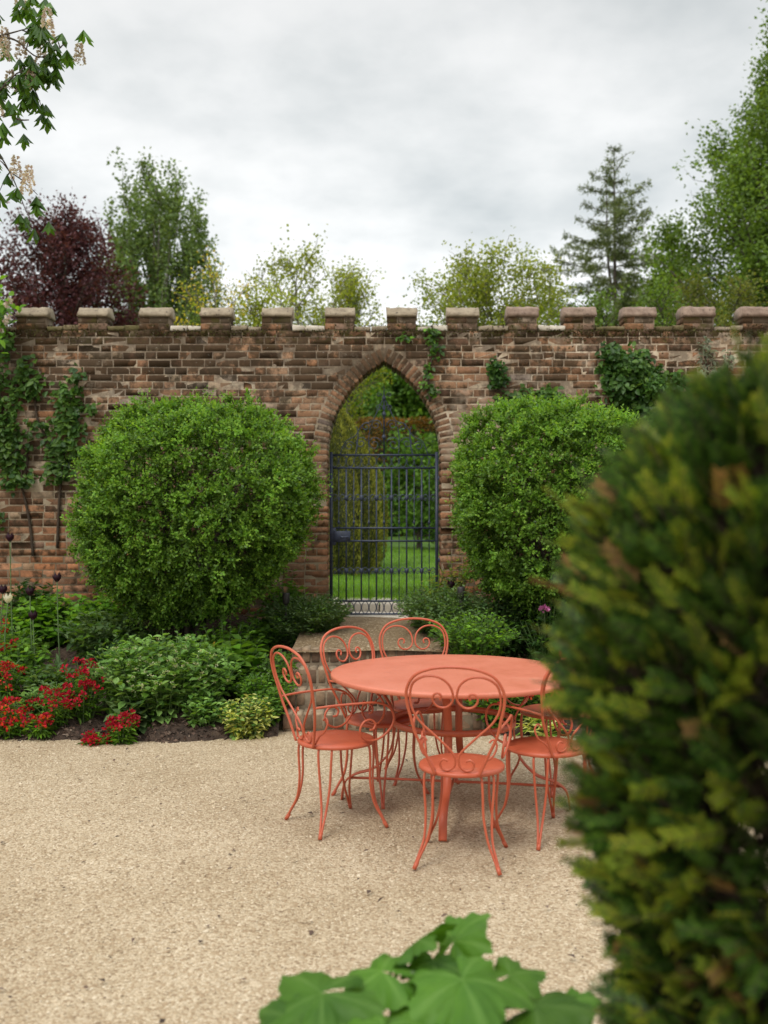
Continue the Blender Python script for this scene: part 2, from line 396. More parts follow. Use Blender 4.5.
def bigleaf():
    m, nt, b = newmat('mallow_leaf')
    pos = node(nt, 'ShaderNodeNewGeometry').outputs['Position']
    c = ramp(nt, noise(nt, 9, 5, pos, .6), [(.3, (.055, .15, .014)), (.7, (.10, .225, .022))])
    at_ = node(nt, 'ShaderNodeAttribute', attribute_name='vein')
    c = mix(nt, math_(nt, 'MULTIPLY', at_.outputs['Fac'], .85), c, (.14, .27, .05))
    oi = node(nt, 'ShaderNodeObjectInfo'); hs = node(nt, 'ShaderNodeHueSaturation'); nt.links.new(c, hs.inputs['Color']); nt.links.new(mrange(nt, oi.outputs['Random'], 0, 1, .62, 1.12), hs.inputs['Value']); c = hs.outputs[0]
    nt.links.new(c, b.inputs['Base Color']); b.inputs['Roughness'].default_value = .5; b.inputs['Specular IOR Level'].default_value = .22
    bump(nt, b, noise(nt, 60, 4, pos), .3, .004)
    t = node(nt, 'ShaderNodeBsdfTranslucent'); nt.links.new(mix(nt, 1, c, (1.6, 1.6, .6), 'MULTIPLY'), t.inputs[0])
    s = node(nt, 'ShaderNodeMixShader'); s.inputs[0].default_value = .3
    nt.links.new(b.outputs[0], s.inputs[1]); nt.links.new(t.outputs[0], s.inputs[2]); nt.links.new(s.outputs[0], nt.nodes['Material Output'].inputs[0])
    return m
M['bigleaf'] = bigleaf()

# ------------------------------------------------------------------ terrain
WY = 10.2                      # front face of the wall
STEPX = .76
def edge(x):
    return 7.10 + .05*np.sin(x*1.9+.6) + .03*np.sin(x*5.3) + .02*np.sin(x*17) + .17*np.clip((x+3.2)/2.4, -1.5, 1)
def bedz(x, y):
    t = np.clip((y-edge(x))/(10.15-edge(x)), 0, 1.12)
    return -.02 + .055*np.clip(t*10, 0, 1) + .54*t**.95 + (.016*np.sin(x*31+y*23)*np.sin(y*37-x*19)+.012*np.sin(x*57-y*41))*np.clip(t*9+.25, 0, 1) + .018*np.sin(x*7+y*5)*np.clip(t*8, 0, 1) + .012*np.sin(x*17-y*13)
def lawnz(y): return .62 + .022*np.maximum(y-10.8, 0)

def grid(acc, xs, ys, zf, mi=0):
    X, Y = np.meshgrid(xs, ys); Z = zf(X, Y)
    V = np.stack([X, Y, Z], -1).reshape(-1, 3); nx, ny = len(xs), len(ys)
    i = np.arange(ny-1)[:, None]; j = np.arange(nx-1)[None]
    acc.add(V, np.stack([i*nx+j, i*nx+j+1, (i+1)*nx+j+1, (i+1)*nx+j], -1).reshape(-1, 4), mi)

a = Acc()
xs = np.concatenate([[-40, -20, -10], np.linspace(-6, 6, 121), [10, 20, 40]])
ys = np.concatenate([[-40, -15, -5, 0], np.linspace(1, 8.2, 73), [10.3]])
grid(a, xs, ys, lambda x, y: .010*np.sin(x*1.1+.4)*np.sin(y*.9)+.006*np.sin(x*3.1+y*2.3)-.012*np.clip((y-7.9)*5, 0, 1)*10)
tag(a.build('gravel_yard', M['gravel'], smooth=True), kind='structure')
for side in (-1, 1):
    a = Acc()
    xs = np.linspace(STEPX+.02, 9.5, 300)*side if side > 0 else np.linspace(-9.5, -STEPX-.02, 300)
    grid(a, xs, np.linspace(6.7, 10.22, 120), lambda x, y: bedz(x, y) - .14*np.clip((edge(x)+.03-y)*8, 0, 1))
    tag(a.build('flower_bed_soil', M['soil'], smooth=True), kind='structure')
a = Acc()
grid(a, np.concatenate([[-300, -80, -30], np.linspace(-12, 12, 41), [30, 80, 300]]), np.concatenate([np.linspace(10.9, 30, 40), [45, 80, 150, 400]]),
     lambda x, y: np.where(y < 30, lawnz(y), lawnz(30)+(y-30)*.001)+.02*np.sin(x*1.3+y*.7))
tag(a.build('lawn', M['lawn'], smooth=True), kind='structure')
a = Acc()
grid(a, np.linspace(-STEPX, STEPX, 24), np.linspace(8.22, 10.22, 30), lambda x, y: .525+.085*np.clip((y-8.3)/1.9, 0, 1)+.008*np.sin(x*5+y*4)-.02*np.clip((8.3-y)*20, 0, 1)-.035*np.clip((y-9.6)/.5, 0, 1))
tag(a.build('garden_path', M['pathgravel'], smooth=True), kind='structure')
# clods and twiggy litter on the beds: uncountable
a = Acc()
n = 16000
x = rng.uniform(-4.2, 2.6, n); y = edge(x) + rng.beta(1, 2.2, n)*2.4 + .02
ok = np.abs(x) > STEPX+.05; x, y = x[ok], y[ok]; n = len(x)
P = np.stack([x, y, bedz(x, y)+.004], -1)
leaves(a, P, rdir(n)*[1, 1, .5], rdir(n)+[0, 0, .6], rng.uniform(.012, .045, n), rng.uniform(.010, .028, n), T_DIA)
def litter():
    m, nt, b = newmat('bark_mulch'); g = node(nt, 'ShaderNodeNewGeometry')
    c = ramp(nt, g.outputs['Random Per Island'], [(0, (.03, .017, .011)), (.5, (.085, .05, .034)), (.85, (.15, .095, .065)), (1, (.25, .19, .14))])
    nt.links.new(c, b.inputs['Base Color']); b.inputs['Roughness'].default_value = .9; return m
M['litter'] = litter()
tag(a.build('bark_mulch', M['litter']), kind='stuff')
# loose pebbles over the gravel sheet
a = Acc()
octv = np.array([(1, 0, 0), (0, 1, 0), (-1, 0, 0), (0, -1, 0), (0, 0, 1), (0, 0, -1)]); octf = np.array([(0, 1, 4), (1, 2, 4), (2, 3, 4), (3, 0, 4)])
n = 46000
y = 2.6 + 4.9*rng.power(1.5, n); x = rng.uniform(-1, 1, n)*(.42*y+.35)
ok = (y < edge(x)+.05) | (np.abs(x) < STEPX); ok &= y < 7.5; x, y = x[ok], y[ok]; n = len(x)
th = rng.uniform(0, 6.28, n); s = rng.gamma(9, .00050, n)
V = octv[None]*np.stack([s*rng.uniform(.8, 1.7, n), s*rng.uniform(.7, 1.2, n), s*rng.uniform(.5, .9, n)], -1)[:, None]
V = V + rng.normal(0, .18, V.shape)*s[:, None, None]
ct, st = np.cos(th)[:, None], np.sin(th)[:, None]
V = np.stack([V[..., 0]*ct-V[..., 1]*st, V[..., 0]*st+V[..., 1]*ct, V[..., 2]], -1)
gz = .010*np.sin(x*1.1+.4)*np.sin(y*.9)+.006*np.sin(x*3.1+y*2.3)
V = V + np.stack([x, y, gz+.001], -1)[:, None]
a.add(V.reshape(-1, 3), ((np.arange(n)*6)[:, None, None]+octf[None]).reshape(-1, 3))
tag(a.build('loose_gravel', M['pebble']), kind='stuff')

a = Acc(); n = 150; y = rng.uniform(2.8, 7.0, n); x = rng.uniform(-.42, .2, n)*y
leaves(a, np.stack([x, y, np.full(n, .014)], -1), nrm(rdir(n)*[1, 1, .25]), rdir(n)*.3+[0, 0, 1], rng.gamma(3, .006, n)+.006, rng.gamma(3, .004, n)+.004, T_DIA)
tag(a.build('fallen_leaf_litter', M['litter']), kind='stuff')

# ------------------------------------------------------------------ brick wall
HALF, ZS, RI, RING = .583, 2.23, 1.077, .14
CC = RI - HALF                     # arc centres sit at +-CC
TOPZ = 3.50
def arch_in(x): return ZS + math.sqrt(max(RI**2-(abs(x)+CC)**2, 0))
def ring_out(z):
    if z < ZS: return HALF
    d = (RI+RING)**2-(z-ZS)**2
    return math.sqrt(d)-CC if d > CC*CC else 0
wall = thing('brick_wall', (0, WY, 0), 'long weathered red brick garden wall with battlements and a pointed archway', 'wall')
a = Acc()
def brick(acc, x0, x1, z0, z1, deep=.06, yo=0, y=WY):
    dy = float(np.clip(rng.normal(-.0008, .0007), -.0024, .0005))+yo
    box(acc, x0, x1, y+dy, y+deep, z0, z1, 0, .0022, .0017)
XW = 6.4
row = 0; z = .30
while z < TOPZ-.05:
    h = .063+rng.uniform(-.003, .004)
    zc = z+h/2; w = ring_out(zc)
    for sd in (-1, 1):
        lo = max(ring_out(z), w)+.004 if zc > ZS else HALF-.006
        if w == 0: lo = 0
        x = lo; first = True; k = row + (0 if sd < 0 else 1)
        while x < XW:
            bond = .222 if (k % 2 == 0) else .107
            if rng.random() < .12: bond = .222 if bond < .2 else .107
            if first: bond = .222 if row % 2 else .107
            if first and w == 0: bond = .11*(row % 2)+.06
            bw = bond*rng.uniform(.96, 1.03)
            deep = .36 if (first and zc <= ZS) else .06
            zz = rng.normal(0, .0016) + .004*math.sin(x*1.3*sd+row*.7)
            x1 = x+bw
            if w == 0 and first and sd > 0: x = x+.010
            A_, B_ = (x, x1) if sd > 0 else (-x1, -x)
            if not (rng.random() < .004 and not first): brick(a, A_, B_, z+zz, z+h+zz, deep)
            x = x1 + rng.uniform(.008, .013); k += 1; first = False
    z += h + rng.uniform(.009, .013); row += 1
TOPB = z
a.build('brickwork', M['brick'], wall)
# arch ring of bricks on edge, 5 mm proud
a = Acc(); amax = math.acos(CC/(RI+RING*.4)); nb = 21
for sd in (-1, 1):
    for i in range(nb):
        a0 = amax*i/nb+.0062; a1 = amax*(i+1)/nb-.0062
        r0, r1 = RI-.002+rng.normal(0, .002), RI+RING*rng.uniform(.93, 1.04)
        yo = WY-.0005+rng.normal(0, .0004); V = []
        for (ins, yy) in ((.003, yo), (0, yo+.003), (0, WY+.36)):
            for (r, t) in ((r0+ins, a0+ins/RI), (r1-ins, a0+ins/RI), (r1-ins, a1-ins/RI), (r0+ins, a1-ins/RI)):
                xx = sd*(r*math.cos(t)-CC)
                if i == nb-1: xx = sd*max(abs(xx) if sd*xx > 0 else 0, .004)
                V.append((xx, yy, ZS+r*math.sin(t)))
        F = [(0, 1, 2, 3), (11, 10, 9, 8)] + [(k*4+(j+1) % 4, k*4+j, (k+1)*4+j, (k+1)*4+(j+1) % 4) for k in range(2) for j in range(4)]
        if sd < 0: F = [f[::-1] for f in F]
        a.add(V, F[0:1]); a.n -= 12; a.V.pop(); a.F.pop(); a.M.pop()
        a.addf(V, F)
a.build('arch_ring', M['brick'], wall)
# mortar core with the arch cut through it
a = Acc(); y0, y1 = WY+.0010, WY+.352
for sd in (-1, 1):
    A_, B_ = sorted((sd*(HALF+.004), sd*XW)); box(a, A_, B_, y0, y1, 0, TOPZ-.02)
xs = np.linspace(-HALF-.004, HALF+.004, 41)
for xa, xb in zip(xs[:-1], xs[1:]):
    za, zb = arch_in(xa)+.012, arch_in(xb)+.012; T = TOPZ-.02
    V = [(xa, y0, za), (xb, y0, zb), (xb, y0, T), (xa, y0, T), (xa, y1, za), (xb, y1, zb), (xb, y1, T), (xa, y1, T)]
    a.addf(V, [(0, 1, 2, 3), (7, 6, 5, 4), (0, 4, 5, 1), (3, 2, 6, 7)])
a.build('mortar_core', M['mortar'], wall)
# battlements
mpx = [32, 93, 155, 216, 277, 340, 402, 463, 523, 580, 640, 699, 758]
mx = [(p-384)/98.0 for p in mpx]
mx = [mx[0]-.625*k for k in (4, 3, 2, 1)] + mx + [mx[-1]+.61*k for k in (1, 2, 3, 4)]
for i, cx in enumerate(mx):
    a = Acc(); hw = .153+rng.normal(0, .005); z = TOPB+.004
    for r in range(2):
        x = cx-hw; ws = [.107, .192] if (r+i) % 2 else [.2, .107]
        for q, bw in enumerate(ws):
            x1 = min(x+bw, cx+hw); brick(a, x, x1-.008, z, z+.058, .235, -.002); x = x1
        z += .066
    ob = a.build('merlon', M['brick'], wall)
    a = Acc(); box(a, cx-hw+.006, cx+hw-.012, WY+.003, WY+.225, TOPB-.02, z); a.build('merlon_mortar', M['mortar'], ob, origin=(0, WY, 0))
    # saddleback coping: slopes to front and back, overhanging ends
    a = Acc(); w = hw+.003+rng.uniform(0, .006); zb = z-.002; V = []; nseg = 9
    prof = [(-.022, 0), (-.024, .024), (.02, .056), (.075, .096), (.10, .104), (.26, .104), (.34, .056), (.385, .024), (.38, 0)]
    if cx > 1.1: prof = [(-.022, 0), (-.026, .036), (-.010, .042), (-.012, .072), (.05, .106), (.28, .106), (.37, .072), (.385, .036), (.38, 0)]
    prof = [(q if q < 0 else q*.65, h_) for q, h_ in prof]; sl = np.linspace(-w, w, nseg); ch = rng.normal(0, .0032, (nseg, len(prof), 2))
    for s_, q in zip(sl, ch):
        for (yy, zz), (e1, e2) in zip(prof, q):
            V.append((cx+s_+rng.normal(0, .003), WY+yy+e1, zb+zz+e2*(zz > 0.01)))
    m_ = len(prof); F = []
    for s_ in range(nseg-1):
        for k in range(m_): F.append((s_*m_+k, s_*m_+(k+1) % m_, (s_+1)*m_+(k+1) % m_, (s_+1)*m_+k)[::-1])
    a.addf(V, F+[tuple(range(m_)), tuple(range((nseg-1)*m_, nseg*m_))[::-1]])
    a.build('coping_stone', M['coping_r'] if cx > 1.1 else M['coping'], ob, origin=(0, WY, 0))
    # low slab in the gap to the right
    if i < len(mx)-1:
        xa, xb = cx+hw+.004, mx[i+1]-.157; a = Acc(); m1 = (xa+xb)/2+rng.uniform(-.05, .05)
        for (p, q) in ((xa, m1-.004), (m1+.004, xb)):
            box(a, p, q, WY-.016+rng.normal(0, .006), WY+.37, TOPB-.012, TOPB+.038+rng.uniform(-.006, .008), 0, .012, .004)
        a.build('gap_coping', M['moss'] if (i in (4, 5) or cx > 1.2 and i % 3) else M['coping'] if i % 2 else M['flag'], wall)

a = Acc(); n = 9000; x = rng.uniform(-4.6, 4.6, n)
w_ = .5+.5*np.sin(x*2.1+1)*np.sin(x*5.3); k = rng.random(n) < np.clip(w_*.9+.18*(x > 1), .12, 1); x = x[k]; n = len(x)
y = WY-.012-rng.random(n)*.012; z = TOPB-.005-rng.gamma(1.3, .028, n)*(.5+w_[k]); t_ = rng.random(n) < .3; y = np.where(t_, WY+rng.uniform(-.02, .1, n), y); z = np.where(t_, TOPB+.035, z)
leaves(a, np.stack([x, y, z], -1), nrm(rdir(n)+[0, -.8, .3]), rdir(n), rng.uniform(.012, .034, n), rng.uniform(.008, .02, n), T_DIA)
M['mossy'] = leafmat('moss_cushion', [(.030, .022, .010), (.055, .040, .016), (.075, .068, .018), (.10, .10, .03)], .15, .8, 6, .2, gain=(1, 1, 1))
tag(a.build('moss', M['mossy']), kind='stuff')

# ------------------------------------------------------------------ steps, threshold, flags
st = thing('brick_steps', (0, 7.5, 0), 'four worn brick steps rising from the gravel to the gate path', 'steps')
ny = [7.5, 7.75, 8.0, 8.25]
for i, yf in enumerate(ny):
    a = Acc(); z1 = .13*(i+1); x = -STEPX
    while x < STEPX-.03:
        w = rng.uniform(.066, .074); x1 = min(x+w, STEPX)
        box(a, x, x1, yf+rng.normal(0, .004), yf+.235, z1-.112, z1+rng.normal(0, .002), 0, .009, .002); x = x1+rng.uniform(.008, .012)
    s = a.build('step', M['stepbrick'], st)
    a = Acc(); box(a, -STEPX+.004, STEPX-.004, yf+.009, yf+(.262 if i < 3 else .25), -.05, z1-.008); a.build('mortar_bed', M['stepmortar'], s, origin=(0, 7.5, 0))
a = Acc()
box(a, -.562, .562, WY-.03, WY+.60, .45, .572, 0, .015, .003)
tag(a.build('gate_threshold', M['flag'], origin=(0, WY, .5)), 'pale stone threshold slab under the iron gate', 'threshold')
a = Acc()
for i in range(9):
    x = -1.3+i*.32+rng.uniform(-.04, .04)
    box(a, x, x+.30, 10.84, 11.04+rng.uniform(-.03, .03), .5, .652+rng.uniform(0, .01), 0, .012, .004)
    if i < 5: box(a, x-.1, x+.19, 11.07, 11.42+rng.uniform(-.03, .03), .5, .668+rng.uniform(0, .012), 0, .012, .004)
tag(a.build('stone_paving', M['flag']), kind='structure')

# ------------------------------------------------------------------ iron gate
GY = WY+.22
gate = thing('iron_gate', (0, GY, .63), 'blue-black wrought iron gate with scrollwork filling the brick archway', 'gate')
def gx(px): return (px-384)/1000*GY
def gz(py): return EYE-(py-512)/1000*GY
Z0, Z1, Z2, Z3, Z4, Z5, Z6 = gz(614), gz(601), gz(571), gz(541), gz(528), gz(468), gz(455)
XL, XR = -.55, .55
a = Acc()
for x in (XL, XR): box(a, x-.016, x+.016, GY-.014, GY+.014, Z0-.02, Z6+.03)
for z_ in (Z0, Z1, Z3, Z4, Z5, Z6): box(a, XL+.016, XR-.016, GY-.011, GY+.011, z_-.009, z_+.009)
a.build('gate_frame', M['iron'], gate)
nbar = 13
for i in range(nbar):
    x = XL+(XR-XL)*(i+1)/(nbar+1); big = i % 2 == 1
    a = Acc(); tube(a, [(x, GY, Z1), (x, GY, (Z1+Z5)/2), (x, GY, Z5 if big else Z5+.0)], .0095 if big else .0052, 6)
    if big:
        for zc in (Z2, gz(498)):
            tube(a, [(x, GY, zc-.03), (x, GY, zc-.015), (x, GY, zc+.015), (x, GY, zc+.03)], [.010, .021, .021, .010], 8)
    else:
        for zc in (Z4+.035, Z2-.02): tube(a, [(x, GY, zc), (x, GY, zc+.02), (x, GY, zc+.055)], [.006, .016, .002], 6)
    a.build('bar', M['iron'], gate)
def spiral(cx, cz, r0, turns, a0, sgn, n=26, y=GY):
    t = np.linspace(0, 1, n); th = a0+sgn*turns*2*math.pi*t; r = r0*(1-.82*t)
    return np.stack([cx+r*np.cos(th), np.full(n, y), cz+r*np.sin(th)], -1)
for zc in (Z2, gz(498)):
    a = Acc()
    for i in range(nbar+1):
        xc = XL+(XR-XL)*(i+.5)/(nbar+1)
        tube(a, smooth_path([(xc-.036, GY, zc-.03), (xc-.02, GY, zc+.022), (xc, GY, zc+.036), (xc+.02, GY, zc+.022), (xc+.036, GY, zc-.03)], 3), .0045, 5)
        tube(a, spiral(xc, zc-.018, .02, 1.1, 0, 1, 14), .004, 5)
    a.build('scroll_band', M['iron'], gate)
a = Acc()
for i in range(nbar+1):
    xc = XL+(XR-XL)*(i+.5)/(nbar+1); zc = (Z0+Z1)/2; hz = (Z1-Z0)/2-.005; t = np.linspace(0, 2*math.pi, 13)[:-1]
    tube(a, np.stack([xc+.037*np.cos(t), np.full(12, GY), zc+hz*np.sin(t)], -1), .0045, 5, closed=True)
a.build('bottom_lattice', M['iron'], gate)
a = Acc()
for i in range(nbar+1):
    xc = XL+(XR-XL)*(i+.5)/(nbar+1); zc = (Z5+Z6)/2; t = np.linspace(0, 2*math.pi, 13)[:-1]
    tube(a, np.stack([xc+.036*np.cos(t), np.full(12, GY), zc+((Z6-Z5)/2-.01)*np.sin(t)], -1), .004, 5, closed=True)
a.build('top_lattice', M['iron'], gate)
a = Acc(); box(a, XL+.02, XL+.20, GY-.035, GY+.035, gz(542), gz(531), 0, .006); box(a, XL-.01, XL+.05, GY-.03, GY+.03, gz(545), gz(528), 0, .006)
lk = a.build('lock_box', M['iron'], gate)
a = Acc(); tube(a, smooth_path([(XL+.17, GY-.034, gz(537)), (XL+.17, GY-.075, gz(537)), (XL+.10, GY-.08, gz(537))], 4), .011, 8); a.build('handle', M['iron'], lk, origin=(0, GY, .63))
for z_ in (gz(478), gz(560)):
    a = Acc(); box(a, XR+.012, XR+.05, GY-.02, GY+.02, z_-.02, z_+.02, 0, .004); a.build('hinge', M['iron'], gate)
a = Acc()
zt = Z6
tube(a, [(0, GY, zt), (0, GY, gz(400)), (0, GY, gz(385))], [.010, .009, .004], 6)
for zc in (gz(437), gz(414), gz(398)): tube(a, [(0, GY, zc-.03), (0, GY, zc), (0, GY, zc+.03)], [.009, .024, .006], 8)
for sd in (-1, 1):
    for (x, z_, r, tn, a0) in ((.10, gz(444), .075, 1.5, 2.9), (.24, gz(443), .065, 1.4, 2.9), (.085, gz(425), .06, 1.4, 3.4), (.05, gz(408), .042, 1.3, 3.6), (.19, gz(427), .05, 1.3, 3.3), (.36, gz(446), .05, 1.4, 2.7), (.055, gz(395), .03, 1.1, 3.6)):
        sp = spiral(x, z_, r, tn, a0, -1); sp[:, 0] *= sd; tube(a, sp, .0045, 5)
    ph = smooth_path([(.46*sd, GY, zt), (.40*sd, GY, zt+.14), (.30*sd, GY, zt+.20), (.22*sd, GY, zt+.32), (.12*sd, GY, zt+.36), (.05*sd, GY, zt+.50), (0, GY, zt+.60)], 5); tube(a, ph, .005, 5)
    ph = smooth_path([(.30*sd, GY, zt), (.28*sd, GY, zt+.10), (.27*sd, GY, zt+.24), (.29*sd, GY, zt+.30)], 4); tube(a, ph, [.007, .007, .003], 5)
    ph = smooth_path([(.15*sd, GY, zt), (.16*sd, GY, zt+.16), (.14*sd, GY, zt+.30)], 4); tube(a, ph, .0045, 5)
a.build('cresting', M['iron'], gate)

# ------------------------------------------------------------------ table and chairs
def rot(pts, ang):
    P = np.asarray(pts, float).copy(); c, s = math.cos(ang), math.sin(ang)
    return np.stack([P[:, 0]*c-P[:, 1]*s, P[:, 0]*s+P[:, 1]*c, P[:, 2]], -1)
TC = (.395, 5.65, 0)
tb = bpy.data.objects.new('garden_table', None); C.objects.link(tb); tb.location = TC; tb.rotation_euler = (0, 0, R(-9))
tag(tb, 'round coral painted metal garden table with curved strap legs and a hoop', 'table')
a = Acc(); n = 96; rings = [(0, .752), (.3, .7515), (.55, .7505), (.676, .749), (.692, .7465), (.696, .741), (.696, .724), (.692, .722), (.689, .724), (.688, .738), (.3, .742)]
V = []; F = []
for r, z_ in rings[1:]:
    for k in range(n): V.append((r*math.cos(2*math.pi*k/n), r*math.sin(2*math.pi*k/n), z_))
for i in range(len(rings)-2):
    for k in range(n): F.append((i*n+k, i*n+(k+1) % n, (i+1)*n+(k+1) % n, (i+1)*n+k)[::-1])
F.append(tuple(range(n))); F.append(tuple(range((len(rings)-2)*n, (len(rings)-1)*n))[::-1])
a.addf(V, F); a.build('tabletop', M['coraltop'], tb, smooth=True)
prof = smooth_path([(.54, 0, .735), (.45, 0, .67), (.37, 0, .56), (.337, 0, .47), (.343, 0, .37), (.375, 0, .27), (.46, 0, .185), (.56, 0, .150), (.625, 0, .10), (.645, 0, .0)], 6)
for k in range(4):
    a = Acc(); ribbon(a, rot(prof, k*math.pi/2), rot([(0, 1, 0)], k*math.pi/2)[0], .042, .009); a.build('leg', M['coral'], tb)
a = Acc(); n = 64; V = []; F = []
for (r, z_) in ((.348, .455), (.348, .489), (.340, .489), (.340, .455)):
    for k in range(n): V.append((r*math.cos(2*math.pi*k/n), r*math.sin(2*math.pi*k/n), z_))
for i in range(4):
    for k in range(n): F.append((i*n+k, i*n+(k+1) % n, ((i+1) % 4)*n+(k+1) % n, ((i+1) % 4)*n+k))
a.addf(V, F); a.build('hoop', M['coral'], tb, smooth=False)
for k in range(2):
    a = Acc(); P = smooth_path([(-.60, 0, .125), (-.3, 0, .128+.012*k), (0, 0, .128+.014*k), (.3, 0, .128+.012*k), (.60, 0, .125)], 4); tube(a, rot(P, k*math.pi/2), .0075, 8); a.build('stretcher', M['coral'], tb, smooth=True)
a = Acc()
for k in range(2): ribbon(a, rot([(-.62, 0, .733-.01*k), (0, 0, .733-.01*k), (.62, 0, .733-.01*k)], k*math.pi/2), rot([(0, 1, 0)], k*math.pi/2)[0], .035, .008)
a.build('top_brace', M['coral'], tb)

def ylean(z_): return -.186-.115*max((z_-.45)/.5, 0)**1.15
chair = bpy.data.objects.new('garden_chair', None); C.objects.link(chair)
a = Acc(); n = 48; V = []; F = []
rg = [(.06, .4545), (.13, .455), (.188, .4535), (.201, .4495), (.205, .444), (.205, .432), (.199, .430), (.197, .441), (.1, .446)]
for r, z_ in rg:
    for k in range(n): V.append((r*math.cos(2*math.pi*k/n), r*math.sin(2*math.pi*k/n), z_))
for i in range(len(rg)-1):
    for k in range(n): F.append((i*n+k, i*n+(k+1) % n, (i+1)*n+(k+1) % n, (i+1)*n+k)[::-1])
F.append(tuple(range(n))); F.append(tuple(range((len(rg)-1)*n, len(rg)*n))[::-1])
a.addf(V, F); a.build('seat', M['coral'], chair, smooth=True)
hp = [(.100, .437), (.148, .545), (.187, .63), (.206, .71), (.222, .785), (.218, .85), (.178, .912), (.10, .944), (0, .954)]
half = [(-x, z_) for x, z_ in hp] + [(x, z_) for x, z_ in hp[::-1][1:]]
a = Acc(); tube(a, smooth_path([(x, ylean(z_), z_) for x, z_ in half], 5), .0072, 8); a.build('back_hoop', M['coral'], chair, smooth=True)
lob = [(-38, 500), (-55, 492), (-70, 508), (-64, 532), (-38, 541), (-13, 524), (-7, 490), (-22, 455), (-85, 390), (-150, 325), (-180, 265), (-184, 205), (-168, 155), (-120, 127), (-65, 130), (-24, 160), (-8, 205), (-14, 240), (-42, 262), (-75, 256), (-92, 230), (-86, 206), (-68, 200), (-56, 212), (-62, 228)]
for sd in (1, -1):
    a = Acc(); P = []
    for x, y in lob:
        z_ = .455+(545-y)/925; P.append((sd*x/897, ylean(z_)+.004, z_))
    tube(a, smooth_path(P, 4), .0055, 7); a.build('heart_scroll', M['coral'], chair, smooth=True)
for sd in (1, -1):
    a = Acc()
    P = [(.196, -.232, .662), (.212, -.12, .668), (.224, .0, .668), (.228, .11, .664), (.226, .185, .638), (.220, .225, .585), (.212, .215, .525), (.198, .165, .475), (.188, .105, .460), (.190, .055, .480), (.196, .036, .525), (.200, .058, .565), (.202, .098, .572), (.202, .124, .548), (.201, .112, .522), (.201, .090, .520)]
    tube(a, smooth_path([(sd*x, y, z_) for x, y, z_ in P], 4), .0063, 7); ao = a.build('arm', M['coral'], chair, smooth=True)
    a = Acc()
    P = [(.103, -.176, .455), (.128, -.165, .50), (.165, -.155, .53), (.18, -.145, .575), (.162, -.145, .60), (.145, -.15, .585)]
    tube(a, smooth_path([(sd*x, y, z_) for x, y, z_ in P], 4), .0050, 6); a.build('arm_scroll', M['coral'], ao, smooth=True)
for k, ang in enumerate((45, 135, 225, 315)):
    a = Acc()
    for s in (-1, 1):
        q = R(ang+s*10.5); f = R(ang+s*.8)
        def pol(r, t, z_): return (r*math.cos(t), r*math.sin(t), z_)
        m1 = R(ang+s*7.5); m2 = R(ang+s*3.6)
        P = [pol(.183, q, .437), pol(.197, q, .415), pol(.200, R(ang+s*9.5), .35), pol(.196, m1, .24), pol(.212, m2, .13), pol(.25, R(ang+s*1.4), .055), pol(.276, f, .006)]
        tube(a, smooth_path(P, 4), .0064, 7)
    lg = a.build('leg', M['coral'], chair, smooth=True)
    a = Acc(); q = R(ang); tube(a, [(.262*math.cos(q), .262*math.sin(q), .028), (.281*math.cos(q), .281*math.sin(q), -.002)], .0105, 8); a.build('foot', M['coral'], lg)
def copy_tree(o, parent=None):
    c = o.copy(); C.objects.link(c)
    if parent is not None: c.parent = parent
    for ch in o.children: copy_tree(ch, c)
    return c
spots = [((.371, 4.78), 79, 'coral iron chair with its back to the camera in front of the round table'),
         ((-.255, 5.31), 31, 'coral iron armchair seen side on at the left end of the round table'),
         ((-.02, 5.84), -42, 'coral iron chair behind the left rim of the table, nearest the brick steps'),
         ((.23, 6.24), -82, 'coral iron chair facing the camera directly behind the middle of the table'),
         ((.835, 5.15), 118, 'coral iron chair right of the table, half hidden by the near yew'),
         ((1.03, 6.06), 213, 'coral iron chair at the far right of the table, mostly hidden by the yew')]
for i, ((x, y), ang, lab) in enumerate(spots):
    c = chair if i == 0 else copy_tree(chair)
    c.location = (x, y, .0); c.rotation_euler = (0, 0, R(ang-90))
    tag(c, lab, 'chair', 'coral chairs around the garden table')

# ------------------------------------------------------------------ plants
def sprigs(acc, P, D, n, L, leafL, leafW, tpl, mi_fn, spread=.75, stem=None, jit=.25):
    """n leaves along each sprig of length L starting at P along D"""
    m = len(P); D = nrm(D)
    for k in range(n):
        t = (k+.6)/n
        side = nrm(np.cross(D, rdir(m)) + 1e-6)
        p = P + D*(L*t)[:, None] if not np.isscalar(L) else P + D*L*t
        d = nrm(D*(.35+.65*t) + side*spread + rdir(m)*jit)
        nn = nrm(np.cross(np.cross(d, D), d)*1.0 + rdir(m)*.5 + np.array([0, 0, .35]))
        leaves(acc, p, d, nn, leafL*rng.uniform(.7, 1.2, m), leafW*rng.uniform(.75, 1.2, m), tpl, mi_fn(t, m))

def superpts(n, rad, pw=2.6, zmin=-1, back=.6):
    u = rdir(int(n*1.8))
    keep = (u[:, 2] > zmin) & ((u[:, 1] < .35) | (rng.random(len(u)) < back))
    u = u[keep][:n]
    k = (np.abs(u[:, 0])**pw+np.abs(u[:, 1])**pw+np.abs(u[:, 2])**pw)**(-1/pw)
    return u, u*k[:, None]*np.array(rad)

